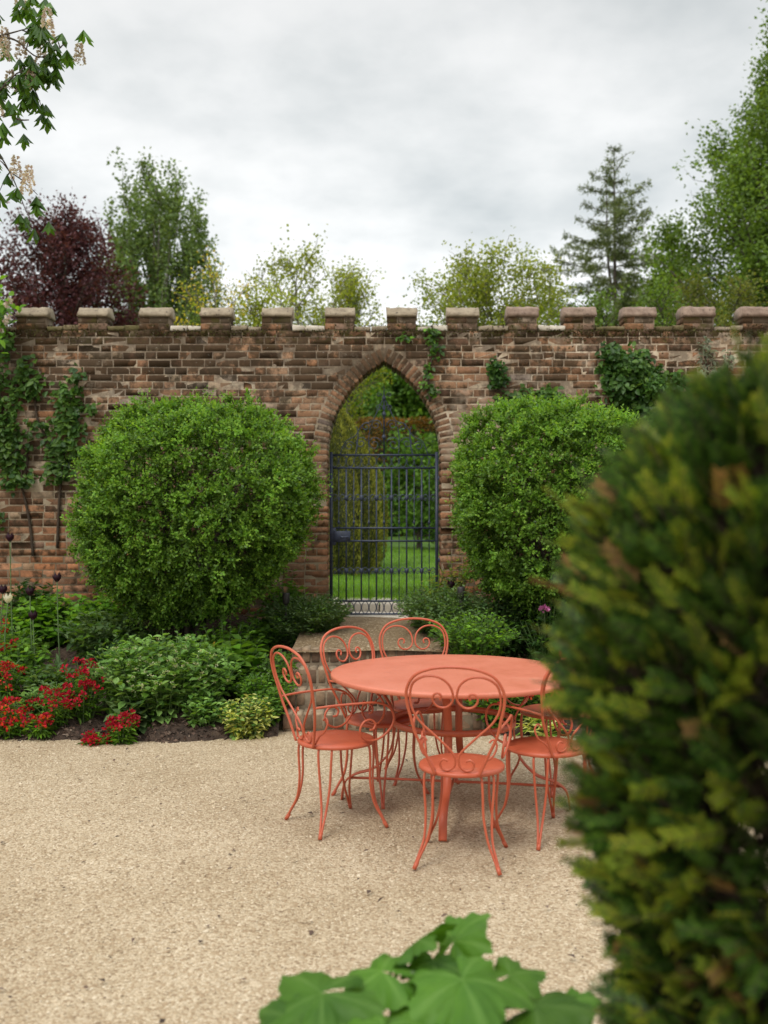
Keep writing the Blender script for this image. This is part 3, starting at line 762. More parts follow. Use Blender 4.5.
def box_bush(name, label, base, c, rad, n, shapefn, seed, group, pw=2.7):
    t = thing(name, base, label, 'shrub', group)
    c = np.array(c); u, S = superpts(n, rad, pw)
    lm = .975+.06*lump(u, 3.3, seed)+.085*lump(u, 9, seed+3)+.055*lump(u, 20, seed+7)
    dep = 1-.34*rng.random(len(u))**2.2
    S = shapefn(S*lm[:, None]); a = Acc()
    for (lo, hi, K, yp) in ((.0, .90, 6, .2), (.90, 1.01, 8, .85)):
        k_ = (dep >= lo) & (dep < hi); U = u[k_]; Q = c+S[k_]*dep[k_][:, None]; m0 = len(Q)
        out = nrm(U*[1, 1, .8]+np.array([0, 0, .35])+rdir(m0)*.45)
        big = rng.uniform(.65, 1.4, m0)*np.where(rng.random(m0) < .14, 1.5, 1)
        tone = rng.random(m0) < yp*(.75+.5*U[:, 2])
        for q in range(K):
            E = nrm(out+rdir(m0)*.75); LL = rng.uniform(.05, .115, m0)*big
            for yv in (True, False):
                w = tone == yv
                sprigs(a, Q[w]-out[w]*.02, E[w], 7, LL[w], .030, .020, T_DIA, (lambda tt, mm: (rng.random(mm) < (.85 if tt > .35 else .35)).astype(int)) if yv else (lambda tt, mm: (rng.random(mm) < (.22 if tt > .6 else .04)).astype(int)), .8)
    a.build('foliage', [M['boxo'], M['boxy']], t)
    a = Acc()
    for k in range(9):
        an = rng.uniform(0, 6.28); el = rng.uniform(.3, 1.2)
        tip = c+np.array([math.cos(an)*rad[0]*.7*math.cos(el), math.sin(an)*rad[1]*.7*math.cos(el), rad[2]*.6*math.sin(el)-.1])
        b0 = np.array(base)+[rng.normal(0, .05), rng.normal(0, .05), -.05]
        tube(a, smooth_path([b0, (b0*.6+tip*.4)+rng.normal(0, .05, 3), tip], 4), [.03, .022, .008], 6)
    a.build('stem', M['bark'], t)
    # bare inner twigs
    a = Acc(); u2 = rdir(360); P0 = c+u2*np.array(rad)*.35; P1 = c+u2*np.array(rad)*rng.uniform(.75, .92, (360, 1))
    dd = nrm(P1-P0); ln = np.linalg.norm(P1-P0, axis=1); leaves(a, P0, dd, rdir(360), ln, .008, T_NEED); leaves(a, P0, dd, np.cross(dd, rdir(360)), ln, .008, T_NEED)
    a.build('inner_twig', M['twig'], t)
    return t
def shL(S):
    z = S[:, 2]/.95; w = np.where(z < 0, 1+.40*np.minimum(z, 0)*np.abs(z)**.5, 1-.03*z)
    return np.stack([S[:, 0]*w + .05*z, S[:, 1]*w, S[:, 2]], -1)
def shR(S):
    z = S[:, 2]/.95; w = np.where(z < 0, 1+.15*z, 1.0)
    return np.stack([S[:, 0]*w, S[:, 1]*w, S[:, 2]-.06*S[:, 0]], -1)
box_bush('box_shrub', 'large rounded clipped box shrub left of the archway', (-1.72, 9.0, .40), (-1.69, 9.0, 1.64), (1.02, .95, .94), 3700, shL, 1, 'clipped box shrubs by the gate', 3.0)
box_bush('box_shrub', 'squarer clipped box shrub right of the archway, partly behind the yew', (1.55, 9.1, .42), (1.60, 9.12, 1.66), (.88, .90, .93), 3300, shR, 4, 'clipped box shrubs by the gate', 3.2)

# near yew on the right
def yew():
    base = (.785, 1.80, 0)
    t = thing('yew_shrub', base, 'dark clipped yew close to the camera filling the right edge', 'shrub')
    zs = [0, .3, .7, 1.0, 1.3, 1.5, 1.62, 1.74, 1.83, 1.90]; rs = [.25, .28, .325, .37, .41, .405, .385, .31, .21, .05]
    n = 10500
    z = rng.uniform(.02, 1.9, n*2); r = np.interp(z, zs, rs); keep = rng.random(len(z)) < (r/.47)*.9+.1; z = z[keep][:n]; n = len(z)
    r = np.interp(z, zs, rs); th = rng.uniform(0, 2*math.pi, n)
    # thinner at the back and low down
    u = np.stack([np.cos(th), np.sin(th), np.zeros(n)], -1)
    lm = 1+.08*lump(np.stack([u[:, 0]*.5, u[:, 1]*.5, z], -1), 9, 2)+.05*lump(np.stack([u[:, 0]*.5, u[:, 1]*.5, z], -1), 21, 6)
    dep = 1-.42*rng.random(n)**1.7
    P = np.array(base)+u*(r*lm*dep)[:, None]+np.stack([np.zeros(n), np.zeros(n), z], -1)
    up = np.interp(z, [0, 1.3, 1.9], [.25, .5, 1.6])
    D = nrm(u+np.stack([np.zeros(n), np.zeros(n), up], -1)+rdir(n)*.6)
    keep = ~((z < .95) & (lump(P, 7, 9) > .35)); P, D, dep = P[keep], D[keep], dep[keep]; n = len(P)
    a = Acc(); LL = rng.uniform(.04, .095, n)*np.where(rng.random(n) < .1, 1.4, 1); N = nrm(np.cross(D, rdir(n)))
    kind = np.where(rng.random(n) < .022, 2, np.where((dep > .9) & (rng.random(n) < .42), 1, 0))
    K = 15
    for k in range(K):
        for s in (-1, 1):
            tt = (k+.5)/K; p = P+D*(LL*tt)[:, None]; S = np.cross(D, N)*s
            d = nrm(D*.75+S*.8+rdir(n)*.15)
            leaves(a, p, d, N, .024*rng.uniform(.8, 1.2, n)*(1.05-.45*tt), .0042, T_NEED, kind)
    a.build('foliage', [M['yewf'], M['yewg'], M['yewb']], t)
    a = Acc(); leaves(a, P-D*.10, D, N, LL+.10, .005, T_NEED); leaves(a, P-D*.10, D, np.cross(N, D), LL+.10, .005, T_NEED)
    a.build('twig', M['twig'], t)
    a = Acc()
    for k in range(16):
        an = rng.uniform(0, 6.28); zz = rng.uniform(.5, 1.7); rr = np.interp(zz, zs, rs)*.8; b0 = np.array(base)
        tube(a, smooth_path([b0+[0, 0, max(zz-.55, 0)], b0+[math.cos(an)*rr*.5, math.sin(an)*rr*.5, zz-.2], b0+[math.cos(an)*rr, math.sin(an)*rr, zz]], 4), [.016, .012, .005], 6)
    tube(a, [(.765, 1.8, -.05), (.77, 1.81, .8), (.765, 1.8, 1.6)], [.05, .035, .012], 8)
    a.build('branch', M['bark'], t)
M['yewg'] = leafmat('yew_fresh', [(.06, .11, .013), (.10, .155, .019), (.16, .195, .026)], .3, .45, 6)
yew()

# ------------------------------------------------------------------ trees
def tree(name, label, group, base, H, r0, prof, nl, leafm, bark, first=.15, rise=.9, sub=8, subl=.8, tw=5, lv=8, L=.1, W=.07, spread=.16, seed=1, tpl=T_DIA, up=.3, only_above=None, mats=None):
    global rng
    rng = np.random.default_rng(seed); base = np.array(base, float)
    t = thing(name, base, label, 'tree', group)
    tr = np.array([base+[rng.normal(0, .012*H*q), rng.normal(0, .012*H*q), H*.97*q] for q in np.linspace(0, 1, 8)]); tr[0] = base-[0, 0, .2]
    aw = Acc(); tube(aw, smooth_path(tr, 3), np.interp(np.linspace(0, 1, 22), [0, .1, 1], [r0*1.3, r0, r0*.08]), 8); aw.build('trunk', bark, t, smooth=True)
    def trunk(h): q = np.clip(h/(H*.97), 0, 1)*7; return np.array([np.interp(q, range(8), tr[:, k]) for k in range(3)])
    al = Acc(); ac = Acc(); PP = []; DD = []
    for i in range(nl):
        q = first+(1-first)*((i+rng.random())/nl); ht = q*H; Rr = prof(q)*rng.uniform(.72, 1.12); az = i*2.39996+rng.normal(0, .35)
        hs = max(.08*H, ht-rise*Rr-rng.uniform(0, .04)*H); s = trunk(hs)
        e = np.array([base[0]+Rr*math.cos(az), base[1]+Rr*math.sin(az), base[2]+ht])
        mid = s*.5+e*.5+np.array([math.cos(az), math.sin(az), .2])*Rr*rng.uniform(-.02, .16)+rng.normal(0, .04*Rr+.01, 3)
        Pm = smooth_path([s, mid, e], 4); tube(al, Pm, [r0*.42*(1-hs/H)+.01, r0*.22*(1-hs/H)+.008, .006], 5)
        for j in range(sub):
            qq = rng.uniform(.22, 1.0) if j else 1.0; k = int(qq*(len(Pm)-1)); p = Pm[k]; tg = nrm(Pm[min(k+1, len(Pm)-1)]-Pm[max(k-1, 0)])
            d = nrm(tg*.55+rdir(1)[0]*.75+np.array([0, 0, up])); ln = subl*rng.uniform(.5, 1.2)
            e2 = p+d*ln+np.array([0, 0, rng.normal(0, .08*ln)]); m2 = (p+e2)/2+rng.normal(0, .08*ln, 3)
            tube(al, [p, m2, e2], [.010, .007, .003], 3, cap=False)
            for w in range(tw):
                s_ = (w+.7)/tw; c0 = (p*(1-s_)+m2*s_) if s_ < .5 else (m2*(1-s_)+e2*s_)
                c0 = p+(e2-p)*s_; PP.append(np.repeat((c0+rng.normal(0, spread*.6, 3))[None], lv, 0)); DD.append(np.repeat(d[None], lv, 0))
    PP = np.concatenate(PP); DD = np.concatenate(DD); n = len(PP)
    PP = PP+rng.normal(0, spread, (n, 3)); D = nrm(DD*.4+rdir(n)+[0, 0, -.15])
    if only_above: k = PP[:, 2] > only_above; PP, D = PP[k], D[k]; n = len(PP)
    N = nrm(rdir(n)*.8+[0, 0, .8])
    mi = 0
    if mats: mi = (rng.random(n) < mats[1]).astype(int)
    leaves(ac, PP, D, N, L*rng.uniform(.65, 1.25, n), W*rng.uniform(.65, 1.25, n), tpl, mi)
    ac.build('crown', [leafm]+([mats[0]] if mats else []), t); al.build('limb', bark, t)
    return t
gl = lambda y: float(lawnz(min(y, 30)))
pf = lambda xs, ys: (lambda q: float(np.interp(q, xs, ys)))
def P3(px, D): return ((px-384)/1000*D, D, gl(D)-.05)
G = 'trees standing beyond the wall'
tree('purple_tree', 'dark purple leaved tree behind the left end of the wall', G, P3(60, 28), 8.75, .2, pf([0, .3, .6, .8, .92, 1], [1.6, 2.5, 2.3, 1.75, 1.2, .4]), 95, M['purple'], M['bark'], .25, .9, 10, .7, 5, 11, .105, .075, .17, 11)
tree('poplar_tree', 'tall upright green tree with several leading shoots, next to the purple tree', G, P3(157, 32), 11.3, .2, pf([0, .3, .55, .72, .86, .95, 1], [1.8, 2.5, 2.3, 1.9, 1.6, 1.25, .6]), 72, M['poplar'], M['barkl'], .3, 3.0, 13, .7, 6, 10, .115, .10, .11, 23, up=1.5)
tree('field_maple', 'thin yellow-green young tree with see-through crown, left of the arch top', G, P3(297, 22), 6.5, .09, pf([0, .5, .75, .9, 1], [.8, 1.6, 1.5, 1.0, .3]), 40, M['spring'], M['barkl'], .45, .8, 8, .5, 4, 6, .075, .06, .10, 31)
tree('field_maple', 'thin pale green tree leaning over the wall just right of the first, above the arch', G, P3(348, 23), 6.3, .09, pf([0, .5, .75, .9, 1], [.3, .5, .9, .6, .2]), 26, M['spring'], M['barkl'], .62, .9, 7, .45, 4, 6, .075, .06, .10, 37)
tree('laburnum_tree', 'small tree with hanging yellow blossom between two battlements on the left', G, P3(214, 19), 5.5, .06, pf([0, .6, .85, 1], [.7, 1.0, .8, .3]), 16, M['spring'], M['barkl'], .55, .7, 7, .4, 4, 5, .06, .045, .08, 41, mats=(M['yellow'], .45))
tree('hedgerow_tree', 'broad olive-green spring tree above the battlements right of the arch', G, P3(492, 22), 6.3, .10, pf([0, .5, .72, .88, 1], [.6, .9, 1.85, 1.65, .9]), 66, M['ochre'], M['barkl'], .60, .6, 9, .5, 5, 7, .075, .06, .11, 43)
tree('hedgerow_tree', 'low olive-yellow tree behind the battlements beside the tall right-hand tree', G, P3(693, 24), 6.2, .09, pf([0, .5, .8, 1], [.7, 1.1, .9, .2]), 24, M['olive'], M['barkl'], .45, .8, 8, .45, 5, 7, .075, .06, .11, 47)
tree('broadleaf_tree', 'very tall dense green tree rising out of the picture at the right', G, P3(808, 30), 15.9, .35, pf([0, .25, .50, .62, .74, .88, 1], [2.4, 3.6, 4.0, 3.5, 2.4, .9, .2]), 190, M['lime'], M['bark'], .2, .8, 12, .9, 6, 11, .125, .10, .20, 53)
tree('broadleaf_tree', 'small bushy green tree between the conifer and the very tall tree', G, P3(672, 33), 10.1, .15, pf([0, .4, .7, .9, 1], [1.0, 1.2, 1.0, .6, .2]), 30, M['lime'], M['bark'], .3, .8, 8, .7, 5, 8, .13, .11, .18, 59)
tree('broadleaf_tree', 'leafy green tree seen through the pointed top of the archway', G, P3(404, 34), 6.0, .2, pf([0, .3, .6, .85, 1], [2.2, 3.2, 3.0, 2.2, .9]), 120, M['mid'], M['bark'], .15, .6, 10, .9, 5, 9, .16, .13, .2, 61)
tree('broadleaf_tree', 'bright green young tree on the lawn at the right inside the archway', G, P3(419, 21), 2.25, .05, pf([0, .2, .5, .8, 1], [.4, .7, .78, .6, .3]), 26, M['mid'], M['bark'], .25, .4, 7, .4, 4, 6, .11, .085, .1, 67)
# low shrubs whose tops show in the gaps of the battlements
for i, (px, D, H, r, mm, lab) in enumerate(((592, 18, 4.75, .8, 'lime', 'bright green shrub top showing between the battlements under the conifer'), (662, 18, 4.85, .9, 'lime', 'bright green shrub top showing between the battlements right of the conifer'), (735, 19, 5.2, 1.3, 'olive', 'twiggy olive shrub behind the rightmost battlements'), (255, 20, 5.2, .8, 'spring', 'pale spring-green shrub top in a battlement gap near the yellow blossom'))):
    tree('garden_shrub', lab, 'shrubs just behind the wall', P3(px, D), H, .06, pf([0, .4, .8, 1], [r*.6, r, r*.7, .1]), 22, M[mm], M['bark'], .4, .8, 7, .4, 4, 7, .07, .055, .1, 71+i)

def conifer(name, label, px, D, H, r0, R0, n_whorl, seed, sparse=1.0, twin=False):
    global rng
    rng = np.random.default_rng(seed); base = np.array(P3(px, D))
    t = thing(name, base, label, 'tree', G)
    a = Acc(); tube(a, [base-[0, 0, .2], base+[.05, 0, H*.5], base+[0, 0, H]], [r0, r0*.6, .012], 8)
    if twin: tube(a, smooth_path([base+[.02, 0, H*.60], base+[-.22, 0, H*.70], base+[-.30, 0, H*.93]], 4), [r0*.4, r0*.3, .01], 6)
    a.build('trunk', M['bark'], t, smooth=True)
    al = Acc(); ac = Acc(); PP = []; DD = []
    for i in range(n_whorl):
        q = .22+.77*(i/(n_whorl-1))**.9; Rr = R0*np.interp(q, [.2, .45, .62, .78, .9, 1], [1.0, .98, .74, .46, .24, .05])
        for k in range(5 if q < .75 else 4):
            az = k*6.283/5+i*1.1+rng.normal(0, .3); rr = Rr*rng.uniform(.5, 1.15)
            if rng.random() < .12*sparse: continue
            d = np.array([math.cos(az), math.sin(az), 0]); s = base+[0, 0, H*q]
            e = s+d*rr+[0, 0, rr*rng.uniform(-.02, .22)+max(q-.7, 0)*1.2*rr]; m_ = (s+e)/2+[0, 0, -.07*rr]
            Pm = smooth_path([s, m_, e], 5); tube(al, Pm, [.035*(1.2-q), .02, .006], 4, cap=False)
            nt = max(int(rr*7*sparse**-1), 4)
            for j in range(nt):
                qq = .18+.82*(j+rng.random())/nt; p = Pm[min(int(qq*10), 10)]
                for sd in (-1, 1):
                    dd = nrm(d*.6+np.cross(d, [0, 0, 1])*sd*rng.uniform(.3, 1.1)+[0, 0, rng.normal(-.05, .25)]); ln = (.18+.33*(1-qq))*rng.uniform(.6, 1.3)*min(1, .4+rr*.4)
                    for w in range(7 if q < .58 else 4 if q < .8 else 3 if q < .93 else 1): PP.append(p+dd*ln*(w+.4)/6+rng.normal(0, .05, 3)); DD.append(dd+rng.normal(0, .45, 3)+[0, 0, .12])
    PP = np.array(PP); DD = np.array(DD); n = len(PP)
    PP = np.repeat(PP, 3, 0)+rng.normal(0, .04, (n*3, 3)); DD = np.repeat(DD, 3, 0)+rng.normal(0, .5, (n*3, 3)); n *= 3
    leaves(ac, PP, nrm(DD), nrm(rdir(n)*.8+[0, 0, .6]), rng.uniform(.11, .22, n), rng.uniform(.03, .055, n), T_DIA)
    ac.build('crown', M['conif'], t); al.build('limb', M['bark'], t)
conifer('conifer_tree', 'tall open conifer with tiered branches and two leading stems, right of centre', 614, 38, 14.5, .15, 4.4, 27, 5, .95, True)
conifer('conifer_tree', 'small dark conifer tip poking up behind the pale trees above the arch', 351, 35, 8.9, .1, .8, 26, 8, .6)

# fastigiate golden yew on the lawn
def lawn_yew():
    global rng
    rng = np.random.default_rng(91); D = 15.4; base = np.array([-.93, D, gl(D)-.02])
    t = thing('golden_yew', base, 'tall upright golden-green yew cone on the lawn just inside the gate', 'shrub')
    n = 46000; H = 2.70
    q = rng.random(n); th = rng.uniform(0, 6.283, n)
    r = np.interp(q, [0, .1, .3, .5, .7, .85, .94, 1], [.78, .88, .92, .86, .68, .45, .26, .03])
    fl = .075*np.sin(th*12+1.2*np.sin(q*3))+.03*np.sin(th*27+q*4)
    rr = r*(1+fl)-.06*rng.random(n)**1.5
    P = base+np.stack([np.cos(th)*rr, np.sin(th)*rr, q*H], -1)
    D_ = nrm(np.stack([np.cos(th)*.3, np.sin(th)*.3, np.ones(n)], -1)+rdir(n)*.4)
    a = Acc(); mi = np.where(rng.random(n) < .42+4.5*fl, 1, 0)
    leaves(a, P, D_, rdir(n), rng.uniform(.035, .065, n), rng.uniform(.012, .022, n), T_DIA, mi)
    a.build('foliage', [M['yewd'], M['yewy']], t)
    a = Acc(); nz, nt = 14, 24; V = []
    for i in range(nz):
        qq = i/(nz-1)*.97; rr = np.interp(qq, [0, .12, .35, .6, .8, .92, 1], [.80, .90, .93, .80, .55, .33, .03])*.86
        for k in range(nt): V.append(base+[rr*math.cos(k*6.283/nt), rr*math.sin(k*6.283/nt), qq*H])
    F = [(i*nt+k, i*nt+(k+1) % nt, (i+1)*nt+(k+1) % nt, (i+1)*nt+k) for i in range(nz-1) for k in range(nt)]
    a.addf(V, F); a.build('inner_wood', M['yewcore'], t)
M['yewd'] = leafmat('yew_olive', [(.05, .07, .014), (.08, .105, .02), (.11, .135, .03)], .25, .5, 3)
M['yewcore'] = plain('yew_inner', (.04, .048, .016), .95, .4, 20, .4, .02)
lawn_yew()

def hedge(name, label, x0, x1, y0, y1, z1, n, mats, L, seed, frac=.4, gap=0):
    global rng
    rng = np.random.default_rng(seed); zb = gl(y0)-.05; base = ((x0+x1)/2, (y0+y1)/2, zb)
    t = thing(name, base, label, 'hedge')
    a = Acc(); H = z1-zb
    nf = int(n*.7); P = np.stack([rng.uniform(x0, x1, nf), np.full(nf, y0), zb+H*rng.random(nf)], -1); P[:, 1] += .10*lump(P, 3, seed)+.22*rng.random(nf)**1.5
    nt = n-nf; Q = np.stack([rng.uniform(x0, x1, nt), rng.uniform(y0, y1, nt), np.full(nt, z1)], -1); Q[:, 2] += .06*lump(Q, 3, seed+1)-.15*rng.random(nt)**1.5
    P = np.concatenate([P, Q]); D = nrm(rdir(n)+[0, -.5, .3])
    hh = (P[:, 2]-zb)/H; mi = (rng.random(n) < frac*np.clip(hh*2-.6, .05, 1.3)).astype(int)
    leaves(a, P, D, nrm(rdir(n)+[0, -.4, .4]), rng.uniform(.7, 1.3, n)*L, rng.uniform(.7, 1.3, n)*L*.65, T_DIA, mi); a.build('foliage', mats, t)
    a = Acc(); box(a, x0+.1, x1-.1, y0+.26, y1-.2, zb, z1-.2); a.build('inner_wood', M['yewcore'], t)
hedge('clipped_hedge', 'tall clipped copper-tinted hedge across the back of the lawn', -3.5, 4.5, 27, 28.2, 4.15, 16000, [M['dark'], M['copperhedge']], .10, 95, .9)
hedge('clipped_hedge', 'lower dark clipped hedge running behind the bright young tree', 1.05, 5.2, 24.5, 25.5, 3.55, 7000, [M['dark'], M['mid']], .09, 96, .3)

# grass blades on the lawn beyond the gate
rng = np.random.default_rng(5)
a = Acc(); n = 26000; y = 11.1+11*rng.power(.75, n); x = rng.uniform(-1, 1, n)*(.085*y+.25)
P = np.stack([x, y, np.array([gl(v) for v in y])+.02*np.sin(x*1.3+y*.7)-.004], -1)
leaves(a, P, nrm(rdir(n)*.6+[0, 0, 1]), rdir(n), rng.uniform(.03, .075, n), .007, T_NEED)
M['grass'] = leafmat('grass_blade', [(.06, .15, .015), (.09, .20, .022), (.14, .26, .035)], .35, .5, 1.5)
tag(a.build('grass', M['grass']), kind='stuff')

# ------------------------------------------------------------------ horse chestnut at the upper left
def chestnut():
    global rng
    rng = np.random.default_rng(15); D = 7.6
    base = np.array([-5.6, 8.2, .3]); t = thing('chestnut_tree', base, 'horse chestnut branch with cream flower candles reaching in at the upper left', 'tree')
    a = Acc(); tube(a, smooth_path([base-[0, 0, .3], base+[.05, 0, 1.8], base+[-.05, -.1, 3.6], base+[.1, -.1, 6.6]], 5), [.26, .2, .16, .06], 10); a.build('trunk', M['bark'], t, smooth=True)
    cl = [(5, 3), (18, 8), (28, 20), (33, 25), (40, 37), (48, 43), (57, 44), (68, 51), (42, 62), (31, 66), (48, 65), (13, 50), (20, 61), (14, 74), (22, 84), (28, 96), (2, 85), (34, 92), (15, 113), (7, 126), (0, 132), (10, 175), (28, 190), (12, 190), (2, 196), (-15, 20), (-20, 60), (-14, 100), (-25, 140), (-12, 185), (-30, 195), (10, -15), (-10, -25), (35, -12), (-40, 90), (-50, 30), (-45, 170)]
    fl = [(24, 3), (46, 27), (55, 30), (70, 40), (20, 47), (12, 60), (30, 78), (5, 75), (39, 50), (0, 108), (17, 168), (21, 180), (33, 180), (4, 38), (-20, 80), (-30, 120), (-25, 10)]
    al = Acc(); ac = Acc()
    def pt(px, py, j=.25): p = at(px, py, D); p[1] += rng.normal(0, j); return p
    forks = {'a': [base+[-.02, -.05, 4.6], at(-220, 60, 7.9), at(-60, 48, 7.7), at(-5, 37, D), at(22, 30, D)], 'b': [base+[-.02, -.05, 4.2], at(-230, 120, 7.9), at(-70, 112, 7.7), at(-12, 100, D), at(15, 118, D), at(29, 120, D)], 'c': [base+[0, 0, 3.6], at(-240, 190, 7.9), at(-60, 160, 7.7), at(-10, 150, D), at(10, 172, D)], 'd': [base+[.05, -.1, 5.2], at(-200, -40, 7.9), at(-60, -20, 7.7), at(10, -2, D)], 'e': [at(-5, 37, D), at(15, 40, D), at(38, 57, D), at(60, 48, D)], 'f': [at(-12, 100, D), at(0, 90, D), at(20, 72, D), at(32, 85, D)]}
    nodes = []
    for k, P in forks.items():
        P = smooth_path(P, 6); tube(al, P, [.05, .03, .016, .008, .004] if k in 'abcd' else [.010, .006, .003], 6, cap=False); nodes += list(P[int(len(P)*.35):])
    nodes = np.array(nodes)
    for (px, py) in cl:
        p = pt(px, py); q = nodes[np.argmin(np.linalg.norm(nodes-p, axis=1))]
        tube(al, smooth_path([q, (q+p)/2+[0, 0, .03], p+[0, 0, .03]], 3), [.006, .004, .0025], 4, cap=False)
        for rep in range(4):
            c = p+rng.normal(0, .045, 3)*rep; f0 = rng.uniform(0, 6.28); k = 6
            tilt = rng.normal(0, .3, 2)
            th = f0+np.arange(k)*6.283/7+rng.normal(0, .12, k)
            d = nrm(np.stack([np.cos(th), np.sin(th), -1.6+tilt[0]*np.cos(th)+tilt[1]*np.sin(th)-rng.random(k)*.5], -1))
            leaves(ac, np.repeat(c[None], k, 0), d, nrm(np.stack([-.4*np.cos(th), -.4*np.sin(th), np.ones(k)], -1)*-1), rng.uniform(.09, .145, k), rng.uniform(.034, .046, k), T_OBO)
    ac.build('crown', M['chest'], t); al.build('branch', M['bark'], t)
    for (px, py) in fl:
        p = pt(px, py, .15); a = Acc(); n = 110; q = rng.random(n); th = rng.uniform(0, 6.28, n); r = .034*(1-q*.75)
        Pq = p+np.stack([np.cos(th)*r, np.sin(th)*r, (q-.5)*.15], -1)
        leaves(a, Pq, nrm(np.stack([np.cos(th), np.sin(th), np.full(n, .3)], -1)+rdir(n)*.5), rdir(n), .026, .022, T_DIA); a.build('flower_candle', M['candle'], t)
        q = nodes[np.argmin(np.linalg.norm(nodes-p, axis=1))]; tube(al, [q, p-[0, 0, .07], p+[0, 0, .07]], .003, 4)
chestnut()

# ------------------------------------------------------------------ climbers on the wall
def climber(name, label, blobs, stems, mats, L, seed, tpl=T_LEAF, off=.10, wr=.85, dens=1):
    global rng
    rng = np.random.default_rng(seed)
    b0 = at(stems[0][0][0], stems[0][0][1], WY); base = np.array([b0[0], WY-.06, b0[2]])
    t = thing(name, base, label, 'climber', 'climbing plants on the brick wall'); a = Acc()
    for (px, py, rx, rz, n) in blobs:
        n = int(n*dens); u = rng.normal(0, .5, (n, 2)); u = u[np.linalg.norm(u, axis=1) < 1.25]; n = len(u)
        c = at(px, py, WY); thick = off*np.clip(1.1-np.linalg.norm(u, axis=1), .15, 1)
        P = np.stack([c[0]+u[:, 0]*rx*WY/1000, WY-.012-thick*rng.random(n)-.01, c[2]-u[:, 1]*rz*WY/1000], -1)
        D = nrm(np.stack([rng.normal(0, .7, n), np.full(n, -.55), rng.normal(-.45, .5, n)], -1)); N = nrm(np.stack([rng.normal(0, .4, n), np.full(n, -.8), .5+rng.normal(0, .3, n)], -1))
        leaves(a, P, D, N, L*rng.uniform(.6, 1.25, n), L*wr*rng.uniform(.6, 1.2, n), tpl, (rng.random(n) < .25).astype(int) if len(mats) > 1 else 0)
    a.build('foliage', mats, t); a = Acc()
    for s in stems:
        tube(a, smooth_path([np.array([(p[0]-384)/1000*WY, WY-.022, EYE-(p[1]-512)/1000*WY]) for p in s], 4), [.016, .011, .005], 6)
    a.build('stem', M['twig'], t); return t
climber('wall_climber', 'dark leafy climber at the far left edge of the wall', [(-4, 378, 26, 40, 330), (4, 420, 24, 40, 480), (12, 450, 20, 26, 300), (18, 478, 16, 14, 130), (-22, 440, 30, 70, 420), (0, 520, 8, 12, 40), (8, 345, 12, 12, 60), (2, 320, 12, 14, 60)], [[(34, 556), (30, 520), (22, 485), (10, 440), (-2, 380), (6, 330)], [(22, 485), (26, 450), (-20, 420)]], [M['climb'], M['ivy']], .07, 101, dens=.6)
climber('wall_climber', 'slender climber trained up the wall between the far left climber and the round shrub', [(28, 370, 9, 14, 90), (36, 388, 12, 14, 120), (20, 398, 10, 8, 40), (80, 376, 9, 9, 50), (70, 395, 15, 16, 170), (72, 420, 18, 20, 260), (66, 448, 22, 20, 300), (60, 470, 16, 12, 150), (92, 410, 10, 8, 50), (40, 425, 14, 10, 50), (36, 478, 10, 8, 36)], [[(58, 548), (60, 500), (64, 460), (70, 420), (80, 378)], [(64, 460), (40, 425), (34, 390), (26, 366)]], [M['climb'], M['ivy']], .07, 102, dens=.6)
climber('wall_climber', 'dense glossy evergreen climber on the wall above the right-hand shrub', [(628, 368, 26, 20, 520), (640, 388, 30, 24, 700), (618, 386, 20, 22, 330), (662, 388, 20, 12, 240), (610, 355, 12, 12, 110), (640, 412, 24, 12, 200), (676, 380, 10, 7, 50)], [[(648, 440), (642, 410), (632, 385), (622, 360)], [(642, 410), (665, 388)]], [M['ivy'], M['climb']], .068, 103, off=.22)
climber('wall_climber', 'thin trailing creeper hanging down the wall right of the arch apex', [(432, 335, 8, 12, 60), (436, 350, 6, 10, 34), (428, 372, 5, 10, 26), (432, 392, 6, 8, 22), (424, 385, 8, 6, 18), (405, 338, 9, 4, 24)], [[(430, 402), (428, 375), (434, 350), (432, 326)]], [M['climb'], M['bright']], .055, 104, off=.07)
climber('wall_climber', 'small dark fern-like tuft growing out of the wall between arch and ivy', [(496, 366, 7, 8, 60), (498, 380, 8, 10, 70), (492, 372, 6, 6, 30)], [[(498, 392), (497, 378), (495, 364)]], [M['ivy'], M['dark']], .06, 105, off=.10)
climber('wall_climber', 'light green creeper against the wall just above the right-hand shrub', [(520, 398, 14, 12, 120), (546, 396, 16, 10, 110), (500, 402, 8, 6, 30), (558, 402, 10, 8, 50)], [[(530, 420), (524, 402), (518, 388)], [(530, 420), (550, 394)]], [M['climb'], M['mid']], .06, 106, off=.14)
climber('wall_shrub', 'silvery grey shrub standing against the wall at the far right', [(704, 350, 8, 14, 60), (712, 372, 8, 14, 60), (728, 360, 6, 12, 40), (748, 362, 6, 14, 40), (700, 375, 6, 10, 40)], [[(712, 420), (708, 380), (703, 345)], [(712, 420), (722, 385), (730, 352)], [(722, 420), (742, 390), (748, 352)]], [M['silver']], .06, 107, off=.14, wr=.4)

